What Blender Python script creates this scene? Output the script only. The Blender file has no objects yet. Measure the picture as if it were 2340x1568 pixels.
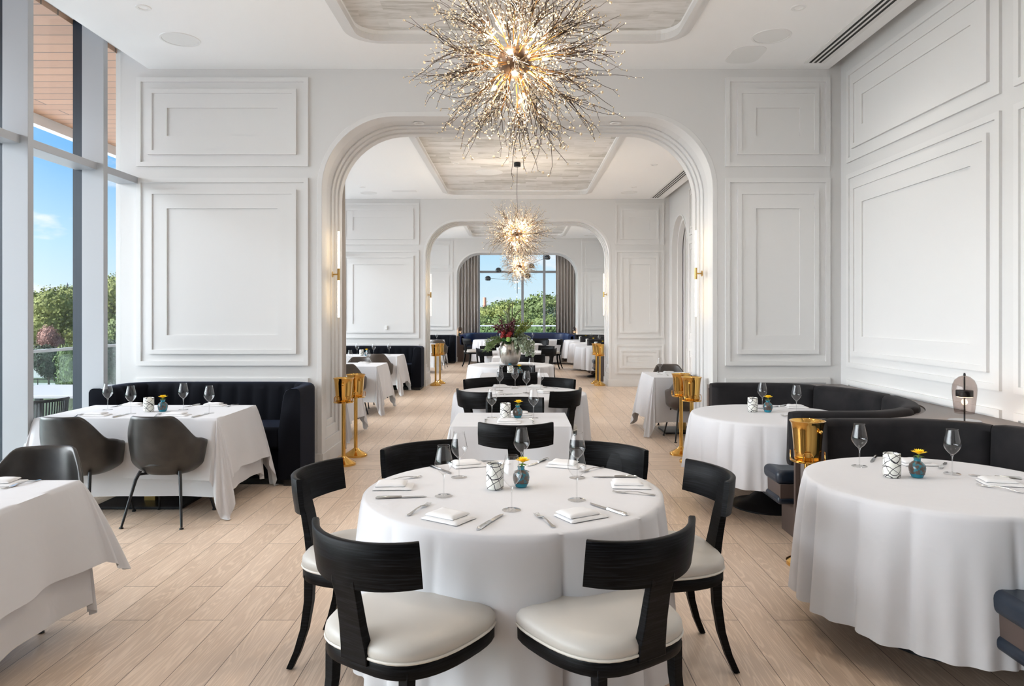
import bpy, bmesh, math, random
from math import pi, sin, cos, tan, atan2, radians as R, sqrt
from mathutils import Vector, Matrix, noise
random.seed(7)
scn = bpy.context.scene
COL = scn.collection
# ------------------------------------------------------------------ camera
EYE = 1.58; F = 1620.0; CX = 1182.0; CY = 718.0
cam_d = bpy.data.cameras.new('camera'); cam = bpy.data.objects.new('camera', cam_d); COL.objects.link(cam)
cam.location = (0, 0, EYE); cam.rotation_euler = (pi/2, 0, 0)
cam_d.sensor_width = 36; cam_d.lens = F/2340*36
cam_d.shift_x = -12/2340; cam_d.shift_y = -66/2340
cam_d.clip_start = .05; cam_d.clip_end = 2000
scn.camera = cam
scn.view_settings.view_transform = 'Standard'; scn.view_settings.look = 'None'
scn.view_settings.exposure = 0.1; scn.view_settings.gamma = 1.0
scn.cycles.use_denoising = True
scn.cycles.max_bounces = 9; scn.cycles.diffuse_bounces = 5; scn.cycles.glossy_bounces = 4
scn.cycles.transparent_max_bounces = 24; scn.cycles.transmission_bounces = 6
scn.cycles.sample_clamp_indirect = 6.0
scn.cycles.caustics_reflective = False; scn.cycles.caustics_refractive = False
H = 4.09           # ceiling height
WX = -4.01         # left end of the cross walls
RX = 3.315         # right wall
W1, W2, W3 = 7.26, 15.45, 23.49   # front faces of the three arched walls
TH = .84           # their thickness
def at(px, py, z=0.0):
    y = F*(EYE-z)/(py-CY)
    return ((px-CX)*y/F, y)
# ------------------------------------------------------------------ sky
w = bpy.data.worlds.new('sky'); scn.world = w; w.use_nodes = True
nt = w.node_tree; nt.nodes.clear()
def N(t, **k):
    n = nt.nodes.new(t)
    for a, b in k.items(): setattr(n, a, b)
    return n
tc = N('ShaderNodeTexCoord'); sep = N('ShaderNodeSeparateXYZ'); nt.links.new(tc.outputs['Generated'], sep.inputs[0])
ramp = N('ShaderNodeValToRGB'); nt.links.new(sep.outputs['Z'], ramp.inputs[0])
cr = ramp.color_ramp
cr.elements[0].position = 0.0; cr.elements[0].color = (.76, .90, .97, 1)
cr.elements[1].position = 1.0; cr.elements[1].color = (.25, .42, .8, 1)
for p, c in ((.045, (.64, .84, .97, 1)), (.09, (.50, .77, .97, 1)), (.20, (.15, .48, .94, 1)), (.45, (.30, .5, .85, 1))):
    e = cr.elements.new(p); e.color = c
mp = N('ShaderNodeMapping'); mp.inputs['Scale'].default_value = (1, 1, 2.6); nt.links.new(tc.outputs['Generated'], mp.inputs[0])
nz = N('ShaderNodeTexNoise'); nz.inputs['Scale'].default_value = 9.5; nz.inputs['Detail'].default_value = 5; nz.inputs['Roughness'].default_value = .5
nt.links.new(mp.outputs[0], nz.inputs['Vector'])
mr = N('ShaderNodeMapRange'); mr.inputs['From Min'].default_value = .60; mr.inputs['From Max'].default_value = .72
nt.links.new(nz.outputs['Fac'], mr.inputs['Value'])
mx = N('ShaderNodeMix', data_type='RGBA'); nt.links.new(mr.outputs[0], mx.inputs['Factor'])
nt.links.new(ramp.outputs[0], mx.inputs['A']); mx.inputs['B'].default_value = (.93, .95, 1, 1)
# added sky glow low on the left, out of view, lighting the room
vm = N('ShaderNodeVectorMath', operation='DOT_PRODUCT'); nt.links.new(tc.outputs['Generated'], vm.inputs[0])
g = Vector((-.96, -.22, .16)).normalized(); vm.inputs[1].default_value = g
mxm = N('ShaderNodeMath', operation='MAXIMUM'); mxm.inputs[1].default_value = 0; nt.links.new(vm.outputs['Value'], mxm.inputs[0])
pw = N('ShaderNodeMath', operation='POWER'); pw.inputs[1].default_value = 5.0; nt.links.new(mxm.outputs[0], pw.inputs[0])
ml = N('ShaderNodeMath', operation='MULTIPLY'); ml.inputs[1].default_value = FILL_GLOW = 14.0; nt.links.new(pw.outputs[0], ml.inputs[0])
gc = N('ShaderNodeVectorMath', operation='SCALE'); gc.inputs[0].default_value = (.97, .98, 1.0); nt.links.new(ml.outputs[0], gc.inputs['Scale'])
ad = N('ShaderNodeVectorMath', operation='ADD'); nt.links.new(gc.outputs[0], ad.inputs[0]); nt.links.new(mx.outputs['Result'], ad.inputs[1])
bg = N('ShaderNodeBackground'); nt.links.new(ad.outputs[0], bg.inputs['Color']); bg.inputs['Strength'].default_value = 1.0
out = N('ShaderNodeOutputWorld'); nt.links.new(bg.outputs[0], out.inputs[0])
# ------------------------------------------------------------------ sun
sd = bpy.data.lights.new('sun', 'SUN'); sd.energy = 4.6; sd.angle = .01; sd.color = (1, .96, .9)
so = bpy.data.objects.new('sun', sd); COL.objects.link(so)
so.rotation_euler = Vector((-.5, -.45, .78)).to_track_quat('Z', 'Y').to_euler()
# power of the room's own lamps (used by their builders)
DOWN_W = 20; CHAND_W = 84; SCONCE_E = 8.0
# ------------------------------------------------------------------ materials
def mat(name, col=(.8, .8, .8), rough=.5, metal=0, bump=None, spec=None, coat=0, sheen=0, trans=0, emit=None, es=0):
    m = bpy.data.materials.new(name); m.use_nodes = True
    t = m.node_tree; b = t.nodes['Principled BSDF']
    b.inputs['Base Color'].default_value = (*col, 1); b.inputs['Roughness'].default_value = rough; b.inputs['Metallic'].default_value = metal
    if spec is not None: b.inputs['Specular IOR Level'].default_value = spec
    if coat: b.inputs['Coat Weight'].default_value = coat; b.inputs['Coat Roughness'].default_value = .15
    if sheen: b.inputs['Sheen Weight'].default_value = sheen; b.inputs['Sheen Roughness'].default_value = .35
    if trans: b.inputs['Transmission Weight'].default_value = trans
    if emit: b.inputs['Emission Color'].default_value = (*emit, 1); b.inputs['Emission Strength'].default_value = es
    if bump:
        sc, st, di = bump
        n = t.nodes.new('ShaderNodeTexNoise'); n.inputs['Scale'].default_value = sc; n.inputs['Detail'].default_value = 4
        c = t.nodes.new('ShaderNodeTexCoord'); t.links.new(c.outputs['Object'], n.inputs['Vector'])
        bp = t.nodes.new('ShaderNodeBump'); bp.inputs['Strength'].default_value = st; bp.inputs['Distance'].default_value = di
        t.links.new(n.outputs['Fac'], bp.inputs['Height']); t.links.new(bp.outputs[0], b.inputs['Normal'])
    return m
def vary(m, c1, c2, scale=6, detail=4, lo=.35, hi=.65, stretch=(1, 1, 1)):
    """mix two base colours with noise"""
    t = m.node_tree; b = t.nodes['Principled BSDF']
    c = t.nodes.new('ShaderNodeTexCoord'); mpn = t.nodes.new('ShaderNodeMapping'); mpn.inputs['Scale'].default_value = stretch
    n = t.nodes.new('ShaderNodeTexNoise'); n.inputs['Scale'].default_value = scale; n.inputs['Detail'].default_value = detail
    r = t.nodes.new('ShaderNodeMapRange'); r.inputs['From Min'].default_value = lo; r.inputs['From Max'].default_value = hi
    x = t.nodes.new('ShaderNodeMix'); x.data_type = 'RGBA'
    x.inputs['A'].default_value = (*c1, 1); x.inputs['B'].default_value = (*c2, 1)
    t.links.new(c.outputs['Object'], mpn.inputs[0]); t.links.new(mpn.outputs[0], n.inputs['Vector']); t.links.new(n.outputs['Fac'], r.inputs['Value'])
    t.links.new(r.outputs[0], x.inputs['Factor']); t.links.new(x.outputs['Result'], b.inputs['Base Color'])
    return m
M = {}
M['wall'] = mat('wall_paint', (.70, .695, .69), .55, bump=(60, .02, .002))
M['trim'] = mat('trim_paint', (.74, .735, .73), .45)
M['ceil'] = mat('ceiling_paint', (.955, .955, .955), .7)
M['fin'] = mat('window_metal', (.42, .435, .46), .4)
M['darkmull'] = mat('dark_mullion', (.02, .03, .045), .35)
M['cloth'] = mat('white_linen', (.61, .61, .635), .85, bump=(900, .05, .0006), sheen=.1)
M['napkin'] = mat('white_napkin', (.70, .70, .715), .9, bump=(700, .08, .0006))
M['brass'] = mat('polished_brass', (.74, .44, .12), .09, 1)
M['brass2'] = mat('satin_brass', (.55, .36, .12), .3, 1)
M['blackmetal'] = mat('black_metal', (.012, .013, .016), .4, .3)
M['steel'] = mat('cutlery_steel', (.62, .62, .62), .18, 1)
M['seat'] = mat('cream_leather', (.50, .475, .44), .42, bump=(260, .06, .001))
M['pipe'] = mat('cream_piping', (.62, .59, .54), .45)
M['leather'] = vary(mat('worn_grey_leather', rough=.33, bump=(160, .08, .001)), (.017, .016, .015), (.038, .034, .031), 7, 8)
M['brownleather'] = vary(mat('brown_leather', rough=.4), (.050, .040, .033), (.08, .062, .052), 7, 6)
M['velvet'] = mat('navy_black_velvet', (.0022, .003, .0062), .85, sheen=.18, spec=.15)
M['velvet'].node_tree.nodes['Principled BSDF'].inputs['Sheen Tint'].default_value = (.08, .13, .28, 1)
M['greyvelvet'] = vary(mat('charcoal_velvet', rough=.85, sheen=.10, spec=.2), (.010, .010, .0115), (.020, .0185, .020), 5, 5)
M['greyvelvet'].node_tree.nodes['Principled BSDF'].inputs['Sheen Tint'].default_value = (.3, .27, .27, 1)
M['navyleather'] = mat('navy_leather', (.012, .02, .035), .35, bump=(200, .08, .001))
M['blueleather'] = mat('blue_leather', (.012, .028, .10), .4)
M['brownpanel'] = mat('brown_laminate', (.085, .06, .052), .5)
M['ledge'] = mat('taupe_ledge', (.16, .135, .125), .45)
M['curtain'] = mat('taupe_curtain', (.47, .42, .38), .9, sheen=.2)
M['fixture'] = mat('white_fixture', (.85, .85, .84), .4)
M['slot'] = mat('black_slot', (.004, .004, .004), .6)
M['lit'] = mat('lamp_glow', (1, .9, .75), .5, emit=(1, .80, .5), es=9)
M['tube'] = mat('lit_glass_tube', (1, .95, .85), .3, emit=(1, .72, .38), es=SCONCE_E)
M['bulb'] = mat('clear_bulb_glow', (1, .9, .7), .3, emit=(1, .58, .20), es=22)
M['twig'] = vary(mat('bronze_twig', rough=.4, metal=.5), (.05, .028, .014), (.018, .013, .010), 9, 2)
M['stem'] = mat('gilt_stem', (.38, .19, .045), .35, .9)
M['hub'] = mat('bronze_hub', (.07, .045, .03), .35, .7)
M['bead'] = mat('pearl_bead', (.62, .51, .36), .3, spec=.6)
M['teal'] = vary(mat('teal_brown_glaze', rough=.3, coat=.5), (.006, .15, .21), (.075, .05, .04), 55, 6, .41, .50)
M['tealplain'] = mat('teal_glaze', (.008, .19, .27), .25, coat=.4)
M['petal'] = mat('sunflower_petal', (1.0, .70, .02), .6)
M['disc'] = mat('flower_centre', (.75, .38, .01), .8)
M['green'] = mat('green_leaf', (.10, .22, .035), .6)
M['urn'] = vary(mat('hammered_silver', rough=.22, metal=1, bump=(14, .15, .01)), (.62, .58, .52), (.30, .27, .24), 5, 6)
M['smoke'] = None
M['woven'] = mat('black_rope', (.018, .018, .02), .7)
M['white'] = mat('white_matte', (.8, .8, .8), .6)
def creases(m, sc=5.5, st=.35, di=.012):
    t = m.node_tree; b = t.nodes['Principled BSDF']; n = t.nodes.new('ShaderNodeTexNoise'); n.inputs['Scale'].default_value = sc; n.inputs['Detail'].default_value = 2; n.inputs['Distortion'].default_value = .8
    c = t.nodes.new('ShaderNodeTexCoord'); t.links.new(c.outputs['Object'], n.inputs['Vector']); bp = t.nodes.new('ShaderNodeBump'); bp.inputs['Strength'].default_value = st; bp.inputs['Distance'].default_value = di
    old = b.inputs['Normal'].links[0].from_socket; t.links.new(old, bp.inputs['Normal']); t.links.new(n.outputs['Fac'], bp.inputs['Height']); t.links.new(bp.outputs[0], b.inputs['Normal'])
creases(M['cloth'])
def thin_glass(name, tint=(1, 1, 1), refl=1.0, rough=0.0, ior=1.45):
    m = bpy.data.materials.new(name); m.use_nodes = True; t = m.node_tree; t.nodes.clear()
    tr = t.nodes.new('ShaderNodeBsdfTransparent'); tr.inputs[0].default_value = (*tint, 1)
    gl = t.nodes.new('ShaderNodeBsdfGlossy'); gl.inputs['Roughness'].default_value = rough
    # Schlick reflection, the same from both sides of the thin sheet
    ge = t.nodes.new('ShaderNodeNewGeometry'); dt = t.nodes.new('ShaderNodeVectorMath'); dt.operation = 'DOT_PRODUCT'
    t.links.new(ge.outputs['Normal'], dt.inputs[0]); t.links.new(ge.outputs['Incoming'], dt.inputs[1])
    f0 = ((ior-1)/(ior+1))**2; prev = dt.outputs['Value']
    for op, v, sw in (('ABSOLUTE', 0, 0), ('SUBTRACT', 1, 1), ('POWER', 5, 0), ('MULTIPLY', 1-f0, 0), ('ADD', f0, 0)):
        q = t.nodes.new('ShaderNodeMath'); q.operation = op
        if sw: q.inputs[0].default_value = v; t.links.new(prev, q.inputs[1])
        else:
            q.inputs[1].default_value = v; t.links.new(prev, q.inputs[0])
        prev = q.outputs[0]
    class fr: outputs = [prev]
    mu = t.nodes.new('ShaderNodeMath'); mu.operation = 'MULTIPLY'; mu.inputs[1].default_value = refl; mu.use_clamp = True
    x = t.nodes.new('ShaderNodeMixShader'); o = t.nodes.new('ShaderNodeOutputMaterial')
    t.links.new(fr.outputs[0], mu.inputs[0]); t.links.new(mu.outputs[0], x.inputs[0]); t.links.new(tr.outputs[0], x.inputs[1]); t.links.new(gl.outputs[0], x.inputs[2])
    t.links.new(x.outputs[0], o.inputs[0]); return m
M['glass'] = thin_glass('window_glass', (.97, .985, .985), .7, ior=1.35)
M['railglass'] = thin_glass('railing_glass', (.85, .93, .92), 1, ior=1.45)
M['wine'] = thin_glass('stemware_glass', (.985, .987, .99), 1.6, ior=1.5)
M['smoke'] = thin_glass('smoked_glass', (.70, .63, .60), 1, ior=1.5)
M['solidglass'] = thin_glass('stem_glass', (.97, .975, .98), 2.5, ior=1.6)
M['foot'] = thin_glass('foot_glass', (.995, .995, .995), 1.5, ior=1.5)
def blackwood():
    m = mat('black_stained_oak', rough=.42, spec=.10); t = m.node_tree; b = t.nodes['Principled BSDF']
    c = t.nodes.new('ShaderNodeTexCoord'); mpn = t.nodes.new('ShaderNodeMapping'); mpn.inputs['Scale'].default_value = (5, 5, 130)
    n = t.nodes.new('ShaderNodeTexNoise'); n.inputs['Scale'].default_value = 1.6; n.inputs['Detail'].default_value = 5; n.inputs['Distortion'].default_value = .6
    r = t.nodes.new('ShaderNodeValToRGB'); r.color_ramp.elements[0].position = .45; r.color_ramp.elements[0].color = (.0022, .0021, .0022, 1)
    r.color_ramp.elements[1].position = .72; r.color_ramp.elements[1].color = (.012, .013, .016, 1)
    t.links.new(c.outputs['Object'], mpn.inputs[0]); t.links.new(mpn.outputs[0], n.inputs['Vector']); t.links.new(n.outputs['Fac'], r.inputs[0]); t.links.new(r.outputs[0], b.inputs['Base Color'])
    bp = t.nodes.new('ShaderNodeBump'); bp.inputs['Strength'].default_value = .25; bp.inputs['Distance'].default_value = .001
    t.links.new(n.outputs['Fac'], bp.inputs['Height']); t.links.new(bp.outputs[0], b.inputs['Normal']); return m
M['oak'] = blackwood()
def plank_mat(name, along_y=True, pw_=.19, pl=1.22, c1=(.74, .58, .455), c2=(.53, .395, .295), rough=.36, gap=.0019, vein=.30):
    m = mat(name, rough=rough); t = m.node_tree; b = t.nodes['Principled BSDF']; L = t.links.new
    def nd(k): return t.nodes.new(k)
    c = nd('ShaderNodeTexCoord'); mpn = nd('ShaderNodeMapping'); L(c.outputs['Object'], mpn.inputs[0])
    if along_y: mpn.inputs['Rotation'].default_value = (0, 0, pi/2)
    br = nd('ShaderNodeTexBrick'); br.offset = .37; br.offset_frequency = 2
    br.inputs['Scale'].default_value = 1; br.inputs['Brick Width'].default_value = pl; br.inputs['Row Height'].default_value = pw_
    br.inputs['Mortar Size'].default_value = gap; br.inputs['Mortar Smooth'].default_value = .1; br.inputs['Bias'].default_value = 0
    br.inputs['Color1'].default_value = (0, 0, 0, 1); br.inputs['Color2'].default_value = (1, 1, 1, 1); br.inputs['Mortar'].default_value = (.5, .5, .5, 1)
    L(mpn.outputs[0], br.inputs['Vector'])
    # grain: wood rings displaced per plank
    vms = nd('ShaderNodeVectorMath'); vms.operation = 'MULTIPLY_ADD'; L(br.outputs['Color'], vms.inputs[0]); vms.inputs[1].default_value = (7, 3, 11); L(mpn.outputs[0], vms.inputs[2])
    mg = nd('ShaderNodeMapping'); mg.inputs['Scale'].default_value = (.45, 6.0, 1); L(vms.outputs[0], mg.inputs[0])
    n1 = nd('ShaderNodeTexNoise'); n1.inputs['Scale'].default_value = 2.1; n1.inputs['Detail'].default_value = 2.5; n1.inputs['Distortion'].default_value = .35; L(mg.outputs[0], n1.inputs['Vector'])
    mu = nd('ShaderNodeMath'); mu.operation = 'MULTIPLY'; mu.inputs[1].default_value = 85; L(n1.outputs['Fac'], mu.inputs[0])
    sn = nd('ShaderNodeMath'); sn.operation = 'SINE'; L(mu.outputs[0], sn.inputs[0])
    mrr = nd('ShaderNodeMapRange'); mrr.inputs['From Min'].default_value = .2; mrr.inputs['From Max'].default_value = 1; mrr.inputs['To Max'].default_value = vein; L(sn.outputs[0], mrr.inputs['Value'])
    mf = nd('ShaderNodeMapping'); mf.inputs['Scale'].default_value = (2.5, 90, 1); L(vms.outputs[0], mf.inputs[0])
    n2 = nd('ShaderNodeTexNoise'); n2.inputs['Scale'].default_value = 3; n2.inputs['Detail'].default_value = 4; L(mf.outputs[0], n2.inputs['Vector'])
    x1 = nd('ShaderNodeMix'); x1.data_type = 'RGBA'; x1.inputs['A'].default_value = (*c1, 1); x1.inputs['B'].default_value = (*c2, 1)
    sepc = nd('ShaderNodeSeparateColor'); L(br.outputs['Color'], sepc.inputs[0]); 
    mm = nd('ShaderNodeMath'); mm.operation = 'MULTIPLY_ADD'; mm.inputs[1].default_value = .8; L(n2.outputs['Fac'], mm.inputs[0]); 
    sc = nd('ShaderNodeMath'); sc.operation = 'MULTIPLY_ADD'; sc.inputs[1].default_value = .55; sc.inputs[2].default_value = -.22; L(sepc.outputs[0], sc.inputs[0]); L(sc.outputs[0], mm.inputs[2])
    mm.use_clamp = True; L(mm.outputs[0], x1.inputs['Factor'])
    x2 = nd('ShaderNodeMix'); x2.data_type = 'RGBA'; L(x1.outputs['Result'], x2.inputs['A']); x2.inputs['B'].default_value = tuple(min(1, v*1.55) for v in (c1[0]*.9, c1[1]*.92, c1[2]*.95))+(1,); L(mrr.outputs[0], x2.inputs['Factor'])
    x3 = nd('ShaderNodeMix'); x3.data_type = 'RGBA'; L(x2.outputs['Result'], x3.inputs['A']); x3.inputs['B'].default_value = (.06, .035, .02, 1)
    fm = nd('ShaderNodeMath'); fm.operation = 'MULTIPLY'; fm.inputs[1].default_value = .85; L(br.outputs['Fac'], fm.inputs[0]); L(fm.outputs[0], x3.inputs['Factor'])
    L(x3.outputs['Result'], b.inputs['Base Color'])
    bp = nd('ShaderNodeBump'); bp.inputs['Strength'].default_value = .25; bp.inputs['Distance'].default_value = .002; bp.invert = True
    L(br.outputs['Fac'], bp.inputs['Height']); L(bp.outputs[0], b.inputs['Normal'])
    return m
M['floor'] = plank_mat('oak_plank_floor')
M['floorx'] = plank_mat('oak_threshold_planks', False, .2, 1.4)
M['soffit'] = plank_mat('cedar_soffit_boards', False, .226, 6.0, (.50, .265, .15), (.36, .18, .10), .5, .009, .1)
def wallpaper():
    m = mat('brushed_silver_wallpaper', rough=.45); t = m.node_tree; b = t.nodes['Principled BSDF']; L = t.links.new
    c = t.nodes.new('ShaderNodeTexCoord'); br = t.nodes.new('ShaderNodeTexBrick'); br.offset = .43
    br.inputs['Scale'].default_value = 1; br.inputs['Brick Width'].default_value = .5; br.inputs['Row Height'].default_value = .17; br.inputs['Mortar Size'].default_value = 0
    br.inputs['Color1'].default_value = (0, 0, 0, 1); br.inputs['Color2'].default_value = (1, 1, 1, 1)
    n0 = t.nodes.new('ShaderNodeTexNoise'); n0.inputs['Scale'].default_value = 1.3; n0.inputs['Detail'].default_value = 3
    wv = t.nodes.new('ShaderNodeVectorMath'); wv.operation = 'MULTIPLY_ADD'; L(n0.outputs['Color'], wv.inputs[0]); wv.inputs[1].default_value = (.25, .18, 0); L(c.outputs['Object'], wv.inputs[2]); L(c.outputs['Object'], n0.inputs['Vector'])
    L(wv.outputs[0], br.inputs['Vector'])
    off = t.nodes.new('ShaderNodeVectorMath'); off.operation = 'MULTIPLY_ADD'; L(br.outputs['Color'], off.inputs[0]); off.inputs[1].default_value = (5, 9, 3); L(c.outputs['Object'], off.inputs[2])
    mp_ = t.nodes.new('ShaderNodeMapping'); mp_.inputs['Scale'].default_value = (1.6, 9, 1); L(off.outputs[0], mp_.inputs[0])
    n = t.nodes.new('ShaderNodeTexNoise'); n.inputs['Scale'].default_value = 2.4; n.inputs['Detail'].default_value = 7; n.inputs['Roughness'].default_value = .6; L(mp_.outputs[0], n.inputs['Vector'])
    mb = t.nodes.new('ShaderNodeMath'); mb.operation = 'MULTIPLY_ADD'; mb.inputs[1].default_value = .35; sp = t.nodes.new('ShaderNodeSeparateColor'); L(br.outputs['Color'], sp.inputs[0]); L(sp.outputs[0], mb.inputs[0]); L(n.outputs['Fac'], mb.inputs[2])
    r = t.nodes.new('ShaderNodeValToRGB'); e = r.color_ramp.elements; e[0].position = .52; e[0].color = (.80, .785, .77, 1); e[1].position = .95; e[1].color = (.46, .44, .40, 1)
    q = r.color_ramp.elements.new(.70); q.color = (.70, .685, .66, 1)
    L(mb.outputs[0], r.inputs[0]); L(r.outputs[0], b.inputs['Base Color']); return m
M['paper'] = wallpaper()
def drizzle():
    m = mat('drizzled_glass', (.8, .8, .76), .25, coat=.5); t = m.node_tree; b = t.nodes['Principled BSDF']; L = t.links.new
    c = t.nodes.new('ShaderNodeTexCoord'); prev = None
    for k, (sc, rot) in enumerate(((44, .6), (38, -.7), (30, 1.2))):
        mp_ = t.nodes.new('ShaderNodeMapping'); mp_.inputs['Rotation'].default_value = (rot, rot*.8, k); L(c.outputs['Object'], mp_.inputs[0])
        wv = t.nodes.new('ShaderNodeTexWave'); wv.inputs['Scale'].default_value = sc/4; wv.inputs['Distortion'].default_value = 2.6; wv.inputs['Detail Scale'].default_value = 1.2; L(mp_.outputs[0], wv.inputs['Vector'])
        r = t.nodes.new('ShaderNodeMapRange'); r.inputs['From Min'].default_value = .975; r.inputs['From Max'].default_value = .992; L(wv.outputs['Fac'], r.inputs['Value'])
        if prev is None: prev = r.outputs[0]
        else:
            a = t.nodes.new('ShaderNodeMath'); a.operation = 'MAXIMUM'; L(prev, a.inputs[0]); L(r.outputs[0], a.inputs[1]); prev = a.outputs[0]
    x = t.nodes.new('ShaderNodeMix'); x.data_type = 'RGBA'; x.inputs['A'].default_value = (.78, .78, .73, 1); x.inputs['B'].default_value = (.02, .018, .03, 1)
    L(prev, x.inputs['Factor']); L(x.outputs['Result'], b.inputs['Base Color']); return m
M['drizzle'] = drizzle()
# ------------------------------------------------------------------ mesh builder
class MB:
    def __init__(s): s.v = []; s.f = []
    def add(s, vs, fs):
        o = len(s.v); s.v += [tuple(p) for p in vs]; s.f += [tuple(i+o for i in f) for f in fs]; return s
    def box(s, x0, x1, y0, y1, z0, z1):
        return s.add([(x0,y0,z0),(x1,y0,z0),(x1,y1,z0),(x0,y1,z0),(x0,y0,z1),(x1,y0,z1),(x1,y1,z1),(x0,y1,z1)],
                     [(0,3,2,1),(4,5,6,7),(0,1,5,4),(1,2,6,5),(2,3,7,6),(3,0,4,7)])
    def rings(s, rs, closed=True, cap0=False, cap1=False):
        n = len(rs[0]); vs = [p for r in rs for p in r]; fs = []
        for i in range(len(rs)-1):
            for j in range(n if closed else n-1):
                k = (j+1) % n; fs.append((i*n+j, i*n+k, (i+1)*n+k, (i+1)*n+j))
        if cap0: fs.append(tuple(range(n))[::-1])
        if cap1: fs.append(tuple((len(rs)-1)*n+j for j in range(n)))
        return s.add(vs, fs)
    def lathe(s, prof, n=24, c=(0, 0, 0), cap0=False, cap1=False):
        return s.rings([[(c[0]+r*cos(2*pi*j/n), c[1]+r*sin(2*pi*j/n), c[2]+z) for j in range(n)] for r, z in prof], cap0=cap0, cap1=cap1)
    def tube(s, pts, rad, n=8, cap=True, closed=False):
        pts = [Vector(p) for p in pts]; rs = []
        up = None
        for i, p in enumerate(pts):
            if closed: d = pts[(i+1) % len(pts)]-pts[i-1]
            else: d = (pts[min(i+1, len(pts)-1)]-pts[max(i-1, 0)])
            d = d.normalized() if d.length > 1e-9 else Vector((0, 0, 1))
            if up is None: up = Vector((0, 0, 1)) if abs(d.z) < .9 else Vector((1, 0, 0))
            a = d.cross(up); a = a.normalized() if a.length > 1e-6 else d.orthogonal().normalized()
            b = a.cross(d).normalized(); up = b
            r = rad[i] if isinstance(rad, (list, tuple)) else rad
            rs.append([p+a*(r*cos(2*pi*j/n))+b*(r*sin(2*pi*j/n)) for j in range(n)])
        if closed: rs.append(rs[0])
        return s.rings(rs, cap0=cap and not closed, cap1=cap and not closed)
    def sweep(s, pts, prof, side=None):
        """sweep closed 2D profile (a outward, z) along a plan polyline; outward = right of travel"""
        rs = []
        for i, p in enumerate(pts):
            d = Vector(pts[min(i+1, len(pts)-1)])-Vector(pts[max(i-1, 0)]); d = Vector((d[0], d[1])).normalized()
            nx, ny = d.y, -d.x
            rs.append([(p[0]+nx*a, p[1]+ny*a, z) for a, z in prof])
        return s.rings(rs, cap0=True, cap1=True)
    def sphere(s, c, r, n=12, m_=8, sz=1):
        return s.lathe([(max(1e-4, r*sin(pi*i/m_)), -r*sz*cos(pi*i/m_)) for i in range(m_+1)], n, c)
    def xf(s, mtx):
        s.v = [tuple(mtx @ Vector(p)) for p in s.v]; return s
    def join(s, o, mtx=None):
        vs = [tuple(mtx @ Vector(p)) for p in o.v] if mtx else o.v
        return s.add(vs, o.f)
    def build(s, name, m, parent=None, smooth=True, bevel=0, seg=2, sub=0, solid=0, angle=40, weld=False, loc=None):
        me = bpy.data.meshes.new(name); me.from_pydata(s.v, [], s.f); me.update()
        bm = bmesh.new(); bm.from_mesh(me)
        if weld: bmesh.ops.remove_doubles(bm, verts=bm.verts, dist=1e-5)
        bmesh.ops.recalc_face_normals(bm, faces=bm.faces); bm.to_mesh(me); bm.free()
        me.materials.append(m)
        if smooth:
            me.polygons.foreach_set('use_smooth', [True]*len(me.polygons))
            try: me.set_sharp_from_angle(angle=R(angle))
            except Exception: pass
        o = bpy.data.objects.new(name, me); COL.objects.link(o)
        if parent: o.parent = parent
        if loc: o.location = loc
        if solid:
            x = o.modifiers.new('thickness', 'SOLIDIFY'); x.thickness = solid; x.offset = 0
        if bevel:
            x = o.modifiers.new('edge', 'BEVEL'); x.width = bevel; x.segments = seg; x.limit_method = 'ANGLE'; x.angle_limit = R(40)
        if sub:
            x = o.modifiers.new('smooth', 'SUBSURF'); x.levels = sub; x.render_levels = sub
        return o
def thing(name, label, cat, loc=(0, 0, 0), rz=0, group=None):
    o = bpy.data.objects.new(name, None); o.empty_display_size = .1; COL.objects.link(o)
    o.location = loc; o.rotation_euler = (0, 0, rz); tag(o, label, cat, group); return o
def tag(o, label, cat, group=None, kind=None):
    o['label'] = label; o['category'] = cat
    if group: o['group'] = group
    if kind: o['kind'] = kind
    return o
def struct(o): o['kind'] = 'structure'; return o
def dup(o, parent=None):
    c = o.copy(); COL.objects.link(c); c.parent = parent
    for ch in [x for x in o.children]: dup(ch, c)
    return c
class Proto:
    """first use places the original, later uses place copies"""
    def __init__(s, fn): s.fn = fn; s.o = None
    def __call__(s, label, loc, rz=0, group=None, z=None):
        if s.o is None: s.o = s.fn(); o = s.o
        else: o = dup(s.o)
        o.location = loc; o.rotation_euler = (0, 0, rz); o['label'] = label
        if group: o['group'] = group
        elif 'group' in o.keys(): del o['group']
        return o
# ------------------------------------------------------------------ the room
def poly_hole(outer, inner, z, name, m, parent=None):
    bm = bmesh.new(); es = []
    for loop in (outer, inner):
        if not loop: continue
        vs = [bm.verts.new((x, y, z)) for x, y in loop]
        es += [bm.edges.new((vs[i], vs[(i+1) % len(vs)])) for i in range(len(vs))]
    bmesh.ops.triangle_fill(bm, use_beauty=True, edges=es)
    for f in bm.faces:
        if f.normal.z > 0: f.normal_flip()
    me = bpy.data.meshes.new(name); bm.to_mesh(me); bm.free(); me.materials.append(m)
    o = bpy.data.objects.new(name, me); COL.objects.link(o); o.parent = parent; return o
def rrect(x0, x1, y0, y1, r, n=8):
    pts = []
    for cx, cy, a in ((x1-r, y1-r, 0), (x0+r, y1-r, 90), (x0+r, y0+r, 180), (x1-r, y0+r, 270)):
        for i in range(n+1):
            t = R(a+90*i/n); pts.append((cx+r*cos(t), cy+r*sin(t)))
    return pts
def arch_path(hw, top, r, z0=0.0, n=14):
    p = [(-hw, z0)]
    for i in range(n+1):
        t = pi-(pi/2)*i/n; p.append((-hw+r+r*cos(t), top-r+r*sin(t)))
    for i in range(n+1):
        t = pi/2-(pi/2)*i/n; p.append((hw-r+r*cos(t), top-r+r*sin(t)))
    p.append((hw, z0)); return p
AHW, ATOP, AR = 2.0, 3.605, .74
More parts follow.
